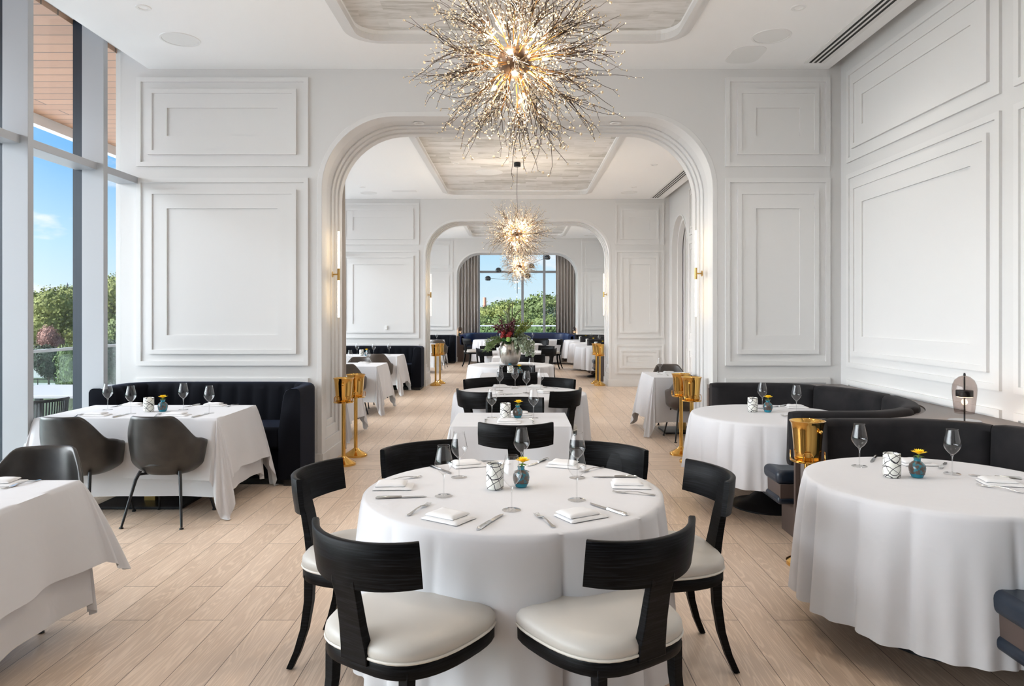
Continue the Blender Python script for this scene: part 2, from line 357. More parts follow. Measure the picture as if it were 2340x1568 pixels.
struct(MB().box(-4.06, RX, -3.0, W1-.07, -.05, 0).build('floor', M['floor'], smooth=False))
for a, b in ((W1+TH-.03, W2-.07), (W2+TH-.03, 26.9)):
    struct(MB().box(-4.06, RX, a, b, -.05, 0).build('floor', M['floor'], smooth=False))
for wy in (W1, W2):
    struct(MB().box(-4.06, RX, wy-.07, wy+TH-.03, -.05, 0).build('floor', M['floorx'], smooth=False))
def frames(mb, u0, u1, v0, v1, ins0, ins1, h0, h1, put):
    """rectangular ring between insets, from depth h0 to h1"""
    a, b = ins0, ins1
    for (p, q, r_, s_) in ((u0+a, u1-a, v0+a, v0+b), (u0+a, u1-a, v1-b, v1-a), (u0+a, u0+b, v0+b, v1-b), (u1-b, u1-a, v0+b, v1-b)):
        put(mb, p, q, r_, s_, h0, h1)
def moulding(parent, u0, u1, v0, v1, put, name='panel_moulding'):
    mb = MB()
    frames(mb, u0, u1, v0, v1, 0, .046, 0, .022, put)
    frames(mb, u0, u1, v0, v1, .046, .120, 0, .005, put)
    frames(mb, u0, u1, v0, v1, .120, .165, 0, .030, put)
    h = v1-v0; ins = .312 if h > .75 else max(.20, h/2-.07)
    frames(mb, u0, u1, v0, v1, .165, ins, 0, .018, put)
    put(mb, u0+ins, u1-ins, v0+ins, v1-ins, 0, .004)
    return mb.build(name, M['trim'], parent, smooth=False)
def yput(yface):
    def put(mb, a, b, c, d, h0, h1): mb.box(a, b, yface-h1, yface-h0+.002, c, d)
    return put
def xput(xface, sgn=-1):
    def put(mb, a, b, c, d, h0, h1):
        lo, hi = sorted((xface+sgn*h1, xface-sgn*.002)); mb.box(lo, hi, a, b, c, d)
    return put
VU = (3.09, 4.0); VM = (1.053, 2.972); VB = (.28, .925)
def arched_wall(wy, name, back=True):
    hw, top, r = AHW+.05, ATOP+.05, AR+.05
    y0, y1 = wy, wy+TH
    mb = MB(); mb.box(WX-.1, -hw, y0, y1, 0, 4.3); mb.box(hw, RX+.2, y0, y1, 0, 4.3)
    p = arch_path(hw, top, r)
    for i in range(1, len(p)-2):
        (xa, za), (xb, zb) = p[i], p[i+1]
        mb.add([(xa,y0,za),(xb,y0,zb),(xb,y0,4.3),(xa,y0,4.3)], [(0,1,2,3)])
        mb.add([(xa,y1,za),(xb,y1,zb),(xb,y1,4.3),(xa,y1,4.3)], [(0,3,2,1)])
        mb.add([(xa,y0,za),(xb,y0,zb),(xb,y1,zb),(xa,y1,za)], [(0,1,2,3)])
    wall = struct(mb.build(name, M['wall'], smooth=True, angle=30))
    # casing bands round the opening
    mb = MB()
    def band(ya, yb, t, z0):
        pi_ = arch_path(hw-t, top-t, r-t, z0); po = arch_path(hw+.001, top+.001, r+.001, z0)
        mb.rings([[(a[0], ya, a[1]), (a[0], yb, a[1]), (b[0], yb, b[1]), (b[0], ya, b[1])] for a, b in zip(pi_, po)], cap0=True, cap1=True)
    for ya, yb, t, z0 in ((0, .12, .05, 0), (.72, TH, .05, 0), (.12, .22, .032, .27), (.62, .72, .032, .27), (.22, .31, .016, .38), (.53, .62, .016, .38)):
        band(y0+ya-(.004 if ya == 0 else 0), y0+yb+(.004 if yb == TH else 0), t, z0)
    for sx in (-1, 1):
        for (a, b, t, z0, z1) in ((.12, .72, .05, 0, .27), (.22, .62, .032, .27, .38), (.31, .53, .016, .38, .45)):
            x = sorted((sx*(hw+.001), sx*(hw-t))); mb.box(x[0], x[1], y0+a, y0+b, z0, z1)
    mb.build('arch_casing', M['trim'], wall, smooth=True, angle=25, bevel=.003, seg=1)
    # baseboards
    mb = MB(); mb.box(WX-.05, -AHW, y0-.016, y0, 0, .15); mb.box(AHW, RX, y0-.016, y0, 0, .15)
    for sx in (-1, 1):
        x = sorted((sx*AHW, sx*(AHW-.014))); mb.box(x[0], x[1], y0-.016, y1+.016, 0, .15)
    mb.build('baseboard', M['trim'], wall, smooth=False, bevel=.004)
    put = yput(y0)
    for v in (VU, VM, VB):
        moulding(wall, -3.893, -2.137, *v, put); moulding(wall, 2.128, 3.199, *v, put)
    return wall
arched_wall(W1, 'wall_front'); arched_wall(W2, 'wall_middle'); arched_wall(W3, 'wall_back')
# right wall with blind niches
def side_wall(y0, y1, name, niche=None):
    mb = MB()
    if not niche: mb.box(RX, RX+.2, y0, y1, 0, 4.3)
    else:
        na, nb = niche; mb.box(RX, RX+.45, y0, na, 0, 4.3); mb.box(RX, RX+.45, nb, y1, 0, 4.3)
        c = (na+nb)/2; r = (nb-na)/2; zt = 3.62-r; n = 20
        pts = [(c-r*cos(pi*i/n), zt+r*sin(pi*i/n)) for i in range(n+1)]
        for i in range(n):
            (ya, za), (yb, zb) = pts[i], pts[i+1]
            for x in (RX, RX+.45): mb.add([(x,ya,za),(x,yb,zb),(x,yb,4.3),(x,ya,4.3)], [(0,1,2,3)])
            mb.add([(RX,ya,za),(RX,yb,zb),(RX+.45,yb,zb),(RX+.45,ya,za)], [(0,1,2,3)])
        mb.box(RX+.44, RX+.5, na-.1, nb+.1, 0, 4.0)
    wl = struct(mb.build(name, M['wall'], smooth=False))
    if niche:
        for k, (dx, dr) in enumerate(((.0, .03), (.10, .10), (.22, .17))):
            mb = MB(); pa = []
            rr = r-dr
            inner = [(c-rr, 0)]+[(c-rr*cos(pi*i/n), zt+rr*sin(pi*i/n)) for i in range(n+1)]+[(c+rr, 0)]
            ro = r+.001; outer = [(c-ro, 0)]+[(c-ro*cos(pi*i/n), zt+ro*sin(pi*i/n)) for i in range(n+1)]+[(c+ro, 0)]
            xa, xb = RX+dx-(.012 if k == 0 else 0), RX+dx+.10
            mb.rings([[(xa, a[0], a[1]), (xb, a[0], a[1]), (xb, b[0], b[1]), (xa, b[0], b[1])] for a, b in zip(inner, outer)], cap0=True, cap1=True)
            mb.build('niche_arch', M['trim'], wl, angle=25)
        moulding(wl, c-.42, c+.42, .55, 3.0, xput(RX+.44), 'niche_panel')
    return wl
sr = side_wall(-3.0, W1, 'wall_right')
def right_panels(wl, spans):
    for a, b in spans:
        for v in (VU, VM, VB): moulding(wl, a, b, *v, xput(RX))
right_panels(sr, [(4.847, 7.10), (2.45, 4.707), (.05, 2.31), (-2.35, -.09)])
s2 = side_wall(W1+TH, W2, 'wall_right', (13.80, 15.18)); right_panels(s2, [(11.3, 13.62), (8.8, 11.15)])
s3 = side_wall(W2+TH, W3, 'wall_right'); right_panels(s3, [(21.0, 23.3), (18.6, 20.85), (16.4, 18.45)])
side_wall(W3+TH, 26.9, 'wall_right')
for a, b in ((-3, W1), (W1+TH, 13.78), (W2+TH, W3), (W3+TH, 26.8)):
    struct(MB().box(RX-.016, RX+.001, a, b, 0, .15).build('baseboard_right', M['trim'], smooth=False))
struct(MB().box(-4.2, 3.6, -3.2, -3.0, 0, 4.3).build('wall_rear', M['brownpanel'], smooth=False))
# ceilings with trays
def ceiling(y0, y1, t0, t1):
    tray = rrect(-1.44, 1.44, t0, t1, .22)
    struct(poly_hole([(-3.76, y0), (3.19, y0), (3.19, y1), (-3.76, y1)], tray, H, 'ceiling', M['ceil']))
    mb = MB(); mb.rings([[(x, y, H) for x, y in tray], [(x, y, 4.165) for x, y in tray]])
    mb.box(-3.775, -3.76, y0, y1, H-.0, 4.3); mb.box(3.18, 3.19, y0, y1, H+.002, 4.3)
    mb.box(3.19, RX, y0, y1, 4.24, 4.26)
    struct(mb.build('ceiling', M['ceil'], smooth=False))
    lid = struct(MB().box(-1.5, 1.5, t0-.05, t1+.05, 4.162, 4.175).build('ceiling', M['paper'], smooth=False))
    mb = MB(); o_ = rrect(-1.53, 1.53, t0-.09, t1+.09, .30); i_ = rrect(-1.43, 1.43, t0+.01, t1-.01, .21); g_ = rrect(-1.475, 1.475, t0-.035, t1+.035, .25)
    mb.rings([[(x, y, H+.001) for x, y in o_], [(x, y, H-.014) for x, y in o_], [(x, y, H-.014) for x, y in g_], [(x, y, H-.03) for x, y in g_], [(x, y, H-.03) for x, y in i_], [(x, y, H+.03) for x, y in i_]])
    struct(mb.build('trim_1', M['trim'], smooth=False))
ceiling(-3, W1, -.6, 6.45); ceiling(W1+TH, W2, 8.95, 14.73); ceiling(W2+TH, W3, 17.1, 22.75)
struct(MB().box(-3.76, 3.2, W3+TH, 26.9, H, H+.02).build('ceiling', M['ceil'], smooth=False))
struct(MB().box(-4.2, 3.9, -3.2, 27.2, 4.3, 4.45).build('light_block_roof', M['white'], smooth=False))  # unseen slab added above the ceilings to block light
# ---- left glazing: fins, transom, panes
XG = -4.06
wn = 0
for (y0, y1) in ((-3.0, W1), (W1+TH, W2), (W2+TH, W3), (W3+TH, 26.4)):
    wn += 1
    e = bpy.data.objects.new('window_%d' % wn, None); COL.objects.link(e); e.location = (XG, (y0+y1)/2, 0); struct(e)
    off = Vector(e.location)
    def wb(mb, nm, m, bev=0): 
        mb.v = [(a-off.x, b-off.y, c) for a, b, c in mb.v]; return mb.build(nm, m, e, smooth=False, bevel=bev)
    ys = [6.53+1.01*k for k in range(-10, 22)]
    for yy in [q for q in ys if y0+.1 < q < y1-.1]:
        wb(MB().box(-4.01, -3.81, yy, yy+.065, 0, 4.3), 'fin', M['fin'], .002)
        wb(MB().box(-4.10, -4.011, yy+.01, yy+.055, 0, 4.3), 'mullion', M['darkmull'])
    wb(MB().box(-4.08, -3.875, y0, y1, 2.912, 2.979), 'transom', M['fin'], .002)
    wb(MB().box(-4.085, -3.95, y0, y1, 0, .07), 'sill', M['fin'])
    wb(MB().box(-4.062, -4.056, y0, y1, .07, 4.3), 'pane', M['glass'])
# ---- far window wall
e = bpy.data.objects.new('window_5', None); COL.objects.link(e); e.location = (0, 26.4, 0); struct(e)
def wb2(mb, nm, m): mb.v = [(a, b-26.4, c) for a, b, c in mb.v]; return mb.build(nm, m, e, smooth=False)
K4 = 26.4/F
for px in (1094, 1194, 1243.5): 
    x = (px-CX)*K4; wb2(MB().box(x-.045, x+.045, 26.28, 26.45, .4, 4.1), 'mullion', M['fin'])
for x in (-2.9, 2.6): wb2(MB().box(x-.045, x+.045, 26.28, 26.45, .4, 4.1), 'mullion', M['fin'])
z = EYE+(CY-621.5)*K4; wb2(MB().box(-3.8, 3.3, 26.30, 26.45, z-.04, z+.04), 'transom', M['fin'])
wb2(MB().box(-3.8, 3.3, 26.36, 26.37, .4, 4.1), 'pane', M['glass'])
struct(MB().box(-4.2, 3.5, 26.3, 26.5, 0, .45).build('wall_far', M['wall'], smooth=False))
struct(MB().box(3.3, 3.5, 24.3, 26.5, 0, 4.3).build('wall_far', M['wall'], smooth=False))
# ---- overhang, terrace, railing
ov = struct(MB().box(-6.46, -4.1, -6, 34, 4.25, 4.40).build('soffit', M['soffit'], smooth=False))
struct(MB().box(-6.52, -6.40, -6, 34, 4.11, 4.45).build('trim_3', M['white'], smooth=False))
struct(MB().box(-6.6, -4.1, -6, 34, -.25, -.03).build('terrace', mat('terrace_stone', (.74, .73, .72), .7), smooth=False))
struct(MB().box(-4.1, 4, 26.5, 34, -.25, -.03).build('terrace', mat('terrace_stone', (.74, .73, .72), .7), smooth=False))
rl = thing('glass_railing', 'glass balustrade with slim grey top rail beyond the left windows', 'railing', (-6.46, 10, 0))
MB().box(-.03, .03, -14, 23.5, 1.06, 1.10).build('top_rail', M['fin'], rl, smooth=False)
for k in range(19): MB().box(-.006, .006, -14+k*2, -14+k*2+1.97, .02, 1.06).build('glass_panel', M['railglass'], rl, smooth=False)
rl = thing('glass_railing', 'glass balustrade with slim grey top rail beyond the far window', 'railing', (0, 33.4, 0))
MB().box(-6.4, 6, -.03, .03, 1.0, 1.06).build('top_rail', M['fin'], rl, smooth=False)
for k in range(6): MB().box(-6.4+k*2, -6.4+k*2+1.97, -.006, .006, .0, 1.0).build('glass_panel', M['railglass'], rl, smooth=False)
# ------------------------------------------------------------------ ceiling fixtures
def make_down():
    o = thing('downlight', '', 'downlight')
    MB().lathe([(.034, .004), (.036, -.006), (.058, -.007), (.062, 0)], 24).build('trim_ring', M['fixture'], o)
    MB().lathe([(.036, -.003), (.030, .03), (.001, .032)], 20).build('reflector', M['fixture'], o)
    MB().lathe([(.020, .018), (.001, .017)], 16, (0, 0, 0)).build('lamp_disc', M['lit'], o)
    return o
down = Proto(make_down)
LD = bpy.data.lights.new('downlight_beam', 'SPOT'); LD.energy = DOWN_W; LD.spot_size = R(125); LD.spot_blend = .9; LD.shadow_soft_size = .04; LD.color = (1, .93, .84)
def dl(label, x, y, z=H, light=True):
    o = down(label, (x, y, z))
    if light:
        l = bpy.data.objects.new('downlight_beam', LD); COL.objects.link(l); l.parent = o; l.location = (0, 0, -.012)
for x in (-1.6, 1.6): dl('added fill spotlight in the window room ceiling, %s' % ('left' if x < 0 else 'right'), x, 25.2, H)  # spots added to brighten the curtains and the window room
rooms = (('front', 0), ('middle', 8.2), ('back', 16.2))
for rn, dy in rooms:
    for yy, wh in ((1.65, 'nearest the camera'), (3.72, 'halfway along the room'), (5.80, 'nearest the arch')):
        y = yy+dy
        dl('recessed ceiling spotlight over the left tables of the %s room, %s' % (rn, wh), -3.06, y)
        dl('recessed ceiling spotlight over the right tables of the %s room, %s' % (rn, wh), 2.30, y)
    cyy = 3.95+dy
    for sx, side in ((-1, 'left'), (1, 'right')):
        dl('recessed spotlight in the papered tray of the %s room, %s of the chandelier' % (rn, side), sx*1.05, cyy-.05, 4.162)
    if rn != 'front': dl('recessed spotlight in the papered tray of the %s room, beyond the chandelier' % rn, 0, cyy+1.9, 4.162)
for wy, wn_ in ((W1, 'front'), (W2, 'second')):
    for sx, side in ((-1, 'left'), (1, 'right')):
        dl('recessed spotlight in the underside of the %s arch, %s half' % (wn_, side), sx*1.065, wy+.42, ATOP+.045)
def make_speaker():
    o = thing('ceiling_speaker', '', 'ceiling speaker')
    MB().lathe([(.152, .001), (.155, -.006), (.172, -.006), (.175, .001)], 40).build('trim_ring', M['fixture'], o)
    MB().lathe([(.152, -.003), (.001, -.004)], 40).build('grille', M['fixture'], o); return o
spk = Proto(make_speaker)
for rn, dy in rooms:
    spk('round flush ceiling speaker over the left tables of the %s room' % rn, (-3.08, 6.475+dy, H))
    spk('round flush ceiling speaker over the right tables of the %s room' % rn, (2.295, 6.40+dy, H))
o = MB().lathe([(.25, .001), (.245, -.008), (.001, -.009)], 40).build('ceiling_disc', M['fixture']); o.location = (-.51, 12.88, 4.162)
tag(o, 'pale oval disc flush in the papered tray of the middle room', 'ceiling disc')
def rr_plate(x, y, hx, hy, z, h, r): return MB().rings([[(px, py, z) for px, py in rrect(-hx, hx, -hy, hy, r)], [(px, py, z-h) for px, py in rrect(-hx, hx, -hy, hy, r)], [(px, py, z-h) for px, py in rrect(-hx+.006, hx-.006, -hy+.006, hy-.006, r)]], cap1=True)
o = rr_plate(0, 0, .16, .23, 0, .004, .12).build('access_panel', M['fixture'], smooth=False); o.location = (2.21, 6.86, H); tag(o, 'white rounded access panel in the front room ceiling beside the speaker', 'access panel')
o = MB().box(-.25, .25, -.09, .09, -.005, 0).build('access_panel', M['fixture'], smooth=False); o.location = (-2.3, 14.45, H); tag(o, 'flat white rectangular grille in the middle room ceiling near the second arch', 'ceiling grille')
for (y0, y1, rn) in ((-2.5, 7.08, 'front'), (8.3, 15.27, 'middle'), (16.5, 23.3, 'back')):
    o = thing('slot_diffuser', 'long linear air diffuser with three black slots along the %s room ceiling' % rn, 'air vent', (2.965, (y0+y1)/2, H)); h = (y1-y0)/2
    MB().box(-.105, .105, -h, h, -.006, .002).build('frame', M['fixture'], o, smooth=False)
    for k in (-1, 0, 1): MB().box(k*.048-.012, k*.048+.012, -h+.02, h-.02, -.0075, -.004).build('slot', M['slot'], o, smooth=False)
o = thing('thermostat', 'small white thermostat on the left of the second arched wall', 'thermostat', (-2.85, W2-.02, 1.285))
MB().box(-.03, .03, -.02, 0, -.045, .045).build('housing', M['fixture'], o, bevel=.006)
MB().box(-.018, .018, -.022, -.019, .0, .03).build('screen', M['white'], o, smooth=False)
# ------------------------------------------------------------------ sconces
def make_sconce():
    o = thing('wall_sconce', '', 'wall light')
    MB().tube([(0, 0, -.47), (0, 0, .47)], .0001, 3)
    MB().tube([(-.06, 0, 0), (0, 0, 0)], .008, 10).build('arm', M['brass2'], o)
    MB().tube([(-.068, 0, 0), (-.060, 0, 0)], .032, 20).build('wall_plate', M['brass2'], o)
    MB().tube([(0, 0, -.065), (0, 0, .065)], .0145, 16).build('socket_sleeve', M['brass2'], o)
    for s in (-1, 1): MB().tube([(0, 0, s*.06), (0, 0, s*.25), (0, 0, s*.465)], [.011, .012, .011], 14).build('light_tube', M['tube'], o)
    return o
sco = Proto(make_sconce)
for wy, nm in ((W1, 'front'), (W2, 'second')):
    sco('slim vertical lit tube sconce on the left jamb of the %s arch' % nm, (-1.935, wy+.42, 2.01), 0)
    sco('slim vertical lit tube sconce on the right jamb of the %s arch' % nm, (1.935, wy+.42, 2.02), pi)
# ------------------------------------------------------------------ chairs
def make_klismos():
    o = thing('klismos_chair', '', 'chair')
    # cushion outline (front = +y)
    def outline(s=1.0, n=40):
        pts = []
        for i in range(n):
            t = 2*pi*i/n; c, q = cos(t), sin(t)
            hw = .268+.014*q; y = .26*(abs(q)**.75)*(1 if q > 0 else -1); x = hw*(abs(c)**.55)*(1 if c > 0 else -1)
            if q < 0: y = -.276*(abs(q)**.80)
            pts.append((x*s, y*s))
        return pts
    mb = MB(); rs = []
    for s, z in ((.99, .395), (1.0, .40), (1.0, .440), (.985, .446)): rs.append([(x, y, z) for x, y in outline(s)])
    mb.rings(rs, cap0=True, cap1=True); mb.build('seat_frame', M['oak'], o, angle=50)
    rs = []
    for s, z in ((.975, .446), (1.0, .452), (1.015, .468), (1.005, .486), (.95, .503), (.80, .516), (.5, .523), (.2, .525)): rs.append([(x, y+ (.0), z) for x, y in outline(s)])
    cu = MB().rings(rs, cap0=True, cap1=True).build('cushion', M['seat'], o, angle=80)
    MB().tube([(x*1.008, y*1.008, .452) for x, y in outline()], .0055, 6, closed=True).build('piping', M['pipe'], cu)
    # crest rail: arc, concave to the front
    def arc(u, off=0): # u -1..1
        a = u*R(47); rr = .335+off; return (rr*sin(a), .02-rr*cos(a)-.005)
    n = 22; rs = []
    for i in range(n+1):
        u = -1+2*i/n; t0 = -.5*.024; sec = []
        zb = .69+.014*u*u; zt = .850+.006*u*u
        for (off, z, lean) in ((-.011, zb, 0), (.011, zb, 0), (.014, (zb+zt)/2, 0), (.012, zt-.004, .0), (.008, zt, 0), (-.008, zt, 0), (-.012, zt-.004, 0), (-.011, (zb+zt)/2, 0)):
            x, y = arc(u, off); sec.append((x, y-.12*(z-.69), z))
        rs.append(sec)
    MB().rings(rs, cap0=True, cap1=True).build('crest_rail', M['oak'], o, angle=50)
    # splat
    rs = []
    for z, w_, y, t in ((.425, .062, -.266, .018), (.465, .060, -.268, .018), (.55, .052, -.284, .016), (.65, .050, -.303, .014), (.70, .054, -.318, .013), (.80, .05, -.329, .008)):
        rs.append([(-w_, y-t, z), (w_, y-t, z), (w_, y+t, z), (-w_, y+t, z)])
    MB().rings(rs, cap0=True, cap1=True).build('splat', M['oak'], o, angle=35, bevel=.003)
    for sx in (-1, 1):
        for fy in (-1, 1):
            rs = []
            for z, k in ((.42, 0), (.30, .004), (.18, .022), (.08, .052), (.004, .085)):
                w_ = .021-.007*(1-z/.42)
                cx_ = sx*(.175 if fy < 0 else .205)+sx*k*.25; cy_ = (-.212-k) if fy < 0 else (.205+k*.7)
                rs.append([(cx_-w_, cy_-w_, z), (cx_+w_, cy_-w_, z), (cx_+w_, cy_+w_, z), (cx_-w_, cy_+w_, z)])
            MB().rings(rs, cap0=True, cap1=True).build('leg', M['oak'], o, angle=60, bevel=.003)
    return o
klis = Proto(make_klismos)
def make_leather(mt):
    def fn():
        o = thing('leather_armchair', '', 'chair')
        n = 56; rows = 14
        def hgt(a): # a = angle from back, 0..pi
            a = abs(a)
            def sm(x, e0, e1): t = max(0, min(1, (x-e0)/(e1-e0))); return t*t*(3-2*t)
            h = .835-.19*sm(a, R(34), R(72))-.04*sm(a, R(72), R(112))-.155*sm(a, R(112), R(150)); return h
        rs = []
        for r_ in range(rows+1):
            v = r_/rows; ring = []
            for j in range(n):
                a = -pi+2*pi*j/n; h = hgt(a)
                z = .37+(h-.37)*max(0, (v-.22)/.78)**1.25 if v > .22 else .37-.0*v
                rad = min(1, (v/.5))**.6 if v < .5 else 1.0
                zf = max(0, (z-.42))
                sx_ = .245*rad+.11*min(zf, .22)+.0; sb = .215*rad+.22*zf; sf = .245*rad
                if abs(a) < R(50): sx_ -= .02*zf
                # top of back narrower
                if z > .66: sx_ -= .16*(z-.66)
                x = sx_*(abs(sin(a))**.8)*(1 if a > 0 else -1); y = -cos(a)*(sb if cos(a) > 0 else sf)
                ring.append((x, y, z+.012*(1-rad)))
            rs.append(ring)
        sh = MB().rings(rs, cap0=True).build('shell', mt, o, angle=180, solid=.026, sub=1)
        rs = []
        for s, z in ((.8, .43), (.98, .44), (1, .465), (.93, .485), (.6, .492), (.1, .494)):
            rs.append([(.225*s*cos(2*pi*j/32), .01+.235*s*sin(2*pi*j/32), z) for j in range(32)])
        MB().rings(rs, cap1=True).build('seat_cushion', mt, o, angle=180)
        MB().tube([(-.16, -.15, .375), (.16, .15, .37)], .010, 8).build('cross_bar', M['blackmetal'], o)
        MB().tube([(.16, -.15, .375), (-.16, .15, .37)], .010, 8).build('cross_bar', M['blackmetal'], o)
        for sx in (-1, 1):
            for fy in (-1, 1):
                MB().tube([(sx*.15, fy*.14, .40), (sx*.17, fy*.17, .34), (sx*.225, fy*.26, .012)], [.012, .0125, .0085], 10).tube([(sx*.225, fy*.26, .010), (sx*.226, fy*.262, 0)], [.015, .016], 10).build('leg', M['blackmetal'], o)
        return o
    return fn
arm = Proto(make_leather(M['leather'])); brarm = Proto(make_leather(M['brownleather']))
# ------------------------------------------------------------------ tables and cloths
TZ = .755
def round_table(tname, x, y, r, hem, seed=1, disc=.30, foldn=15):
    t = thing('round_dining_table', 'round pedestal table under %s' % tname, 'table', (x, y, 0))
    MB().lathe([(r-.012, TZ-.035), (r-.006, TZ-.006), (r-.03, TZ-.004), (.001, TZ-.004)], 48, cap0=True).build('tabletop', M['white'], t)
    MB().lathe([(disc, .0), (disc, .012), (disc-.01, .018), (disc*.6, .045), (disc*.3, .12), (.05, .24), (.042, .5), (.06, TZ-.035)], 40, cap0=True).build('pedestal_base', M['blackmetal'], t)
    rnd = random.Random(seed); n = 320; rows = 26; L = TZ-hem
    ph = [rnd.uniform(0, 2*pi) for _ in range(6)]; fq = [foldn, foldn+3, foldn*2+1, 7, foldn-4, 3]
    am = [.4+rnd.random()*.5, .35, .16, .35, .4, .3]
    rs = [[(r*.999*k*cos(2*pi*j/n), r*.999*k*sin(2*pi*j/n), TZ+.004) for j in range(n)] for k in (.02, .5, .9, .985)]
    for i in range(rows+1):
        v = i/rows; ring = []
        for j in range(n):
            a = 2*pi*j/n
            u = foldn*.5*a+1.0*sin(3*a+ph[0])+.55*sin(7*a+ph[1])
            f = 2*abs(sin(u))**.62-1.25
            f = f*(.72+.28*sin(2*a+ph[3]))+.22*sin((foldn*2+1)*a+ph[4])*v
            amp = .040*max(0, v-.012)**.45
            rr = r+.006+.050*v**.7+amp*f
            sw = .014*v*sin(5*a+ph[2])
            z = TZ+.003-L*v-(.004 if v < .02 else .0)+.010*v*sin(3*a+ph[1])
            ring.append((rr*cos(a+sw), rr*sin(a+sw), z))
        rs.append(ring)
    c = MB().rings(rs, cap0=True).build('tablecloth', M['cloth'], angle=75); c.location = (x, y, 0)
    tag(c, 'white linen cloth draped over %s' % tname, 'tablecloth')
    return c
def rect_cloth(x0, x1, y0, y1, drop, seed, z0=TZ, reach=.085, wav=.018, cornk=1.0, ck=1.3):
    """square cloth over a rectangular top; corners hang in folds to their points"""
    rnd = random.Random(seed); cx, cy = (x0+x1)/2, (y0+y1)/2; hx, hy = (x1-x0)/2, (y1-y0)/2
    per = []  # (px,py, nx,ny, L, cornerness)
    NS, NC = 22, 26
    sides = [((hx, -hy), (hx, hy), (1, 0)), ((hx, hy), (-hx, hy), (0, 1)), ((-hx, hy), (-hx, -hy), (-1, 0)), ((-hx, -hy), (hx, -hy), (0, -1))]
    for k, (a, b, nrm) in enumerate(sides):
        for i in range(NS):
            t = (i+.5)/NS; per.append((a[0]+(b[0]-a[0])*t, a[1]+(b[1]-a[1])*t, nrm[0], nrm[1], drop, 0, abs(2*t-1)))
        n2 = sides[(k+1) % 4][2]
        for i in range(NC+1):
            ph = (pi/2)*i/NC; Lc = drop*(1+(ck-1)*max(0.0, sin(2*ph))**1.3)
            per.append((b[0], b[1], nrm[0]*cos(ph)+n2[0]*sin(ph), nrm[1]*cos(ph)+n2[1]*sin(ph), Lc, sin(2*ph), 1))
    n = len(per); rows = 22
    phs = [rnd.uniform(0, 6.28) for _ in range(4)]
    rs = [[(px*k, py*k, z0+.004) for px, py, *_ in per] for k in (.02, .6, .97)]
    for i in range(rows+1):
        v = i/rows; ring = []
        for j, (px, py, nx, ny, L, co, ed) in enumerate(per):
            # corner fan: points bunch into a cone with two inward pleats
            fan = co
            pleat = abs(sin(2*atan2(abs(ny), abs(nx)))) if co else 0
            out = .006+reach*v**.8*(.5+.35*ed**3+.55*fan*cornk)
            wave = wav*v*(sin(j*.34+phs[0])+.6*sin(j*.77+phs[1]))
            if co: wave = .02*v*sin(j*.9+phs[2])
            zz = z0+.004-L*v
            extra = 0
            if zz < .006: extra = (.006-zz)*.6; zz = .006+.004*abs(sin(j*.8))
            q = out+wave+extra
            ring.append((px+nx*q, py+ny*q, zz))
        rs.append(ring)
    return MB().rings(rs, cap0=True)
def rect_table(tname, x0, x1, y0, y1, drop, seed, under=None, base='plate', ck=1.3, reach=.085):
    cx, cy = (x0+x1)/2, (y0+y1)/2; hx, hy = (x1-x0)/2, (y1-y0)/2
    t = thing('square_dining_table' if base == 'plate1' else 'dining_table', 'pedestal table hidden under %s' % tname, 'table', (cx, cy, 0))
    MB().box(-hx+.01, hx-.01, -hy+.01, hy-.01, TZ-.035, TZ-.004).build('tabletop', M['white'], t, smooth=False)
    bx, by = min(.36, hx*.6), min(.27, hy*.6)
    MB().box(-bx, bx, -by, by, 0, .022).build('base_plate', M['blackmetal'], t, smooth=False, bevel=.003)
    MB().box(-.045, .045, -.045, .045, .022, TZ-.035).build('column', M['brass2'] if base == 'plate' else M['blackmetal'], t, smooth=False)
    if under:
        u = rect_cloth(x0, x1, y0, y1, under, seed+5, TZ-.003, .05, .012, .6, 1.12).build('under_cloth', M['cloth'], angle=70); u.location = (cx, cy, 0)
        tag(u, 'longer white under-cloth showing below %s' % tname, 'tablecloth')
    c = rect_cloth(x0, x1, y0, y1, drop, seed, ck=ck, reach=reach).build('tablecloth', M['cloth'], angle=70); c.location = (cx, cy, .002)
    tag(c, 'white linen cloth with hanging corners over %s' % tname, 'tablecloth')
# ------------------------------------------------------------------ tableware (z = 0 on the cloth)
def make_glass():
    o = thing('wine_glass', '', 'wine glass')
    prof = [(.002, .098), (.010, .101), (.022, .112), (.034, .128), (.041, .143), (.0415, .152), (.038, .172), (.032, .198), (.0275, .222), (.0272, .228)]
    MB().lathe(prof, 32).build('bowl', M['wine'], o, angle=180)
    MB().lathe([(.0275, .2272), (.0281, .2285), (.0275, .2293), (.0268, .2285), (.0275, .2272)], 32).build('rim', M['wine'], o)
    MB().lathe([(.0028, .004), (.0034, .010), (.0030, .05), (.0034, .085), (.008, .098), (.0015, .1)], 14, cap0=True, cap1=True).build('stem', M['solidglass'], o)
    MB().lathe([(.0395, .0), (.0402, .0012), (.0395, .0022), (.020, .0042), (.006, .0075), (.0028, .010)], 32, cap0=True, cap1=True).build('foot', M['foot'], o)
    return o
glassP = Proto(make_glass)
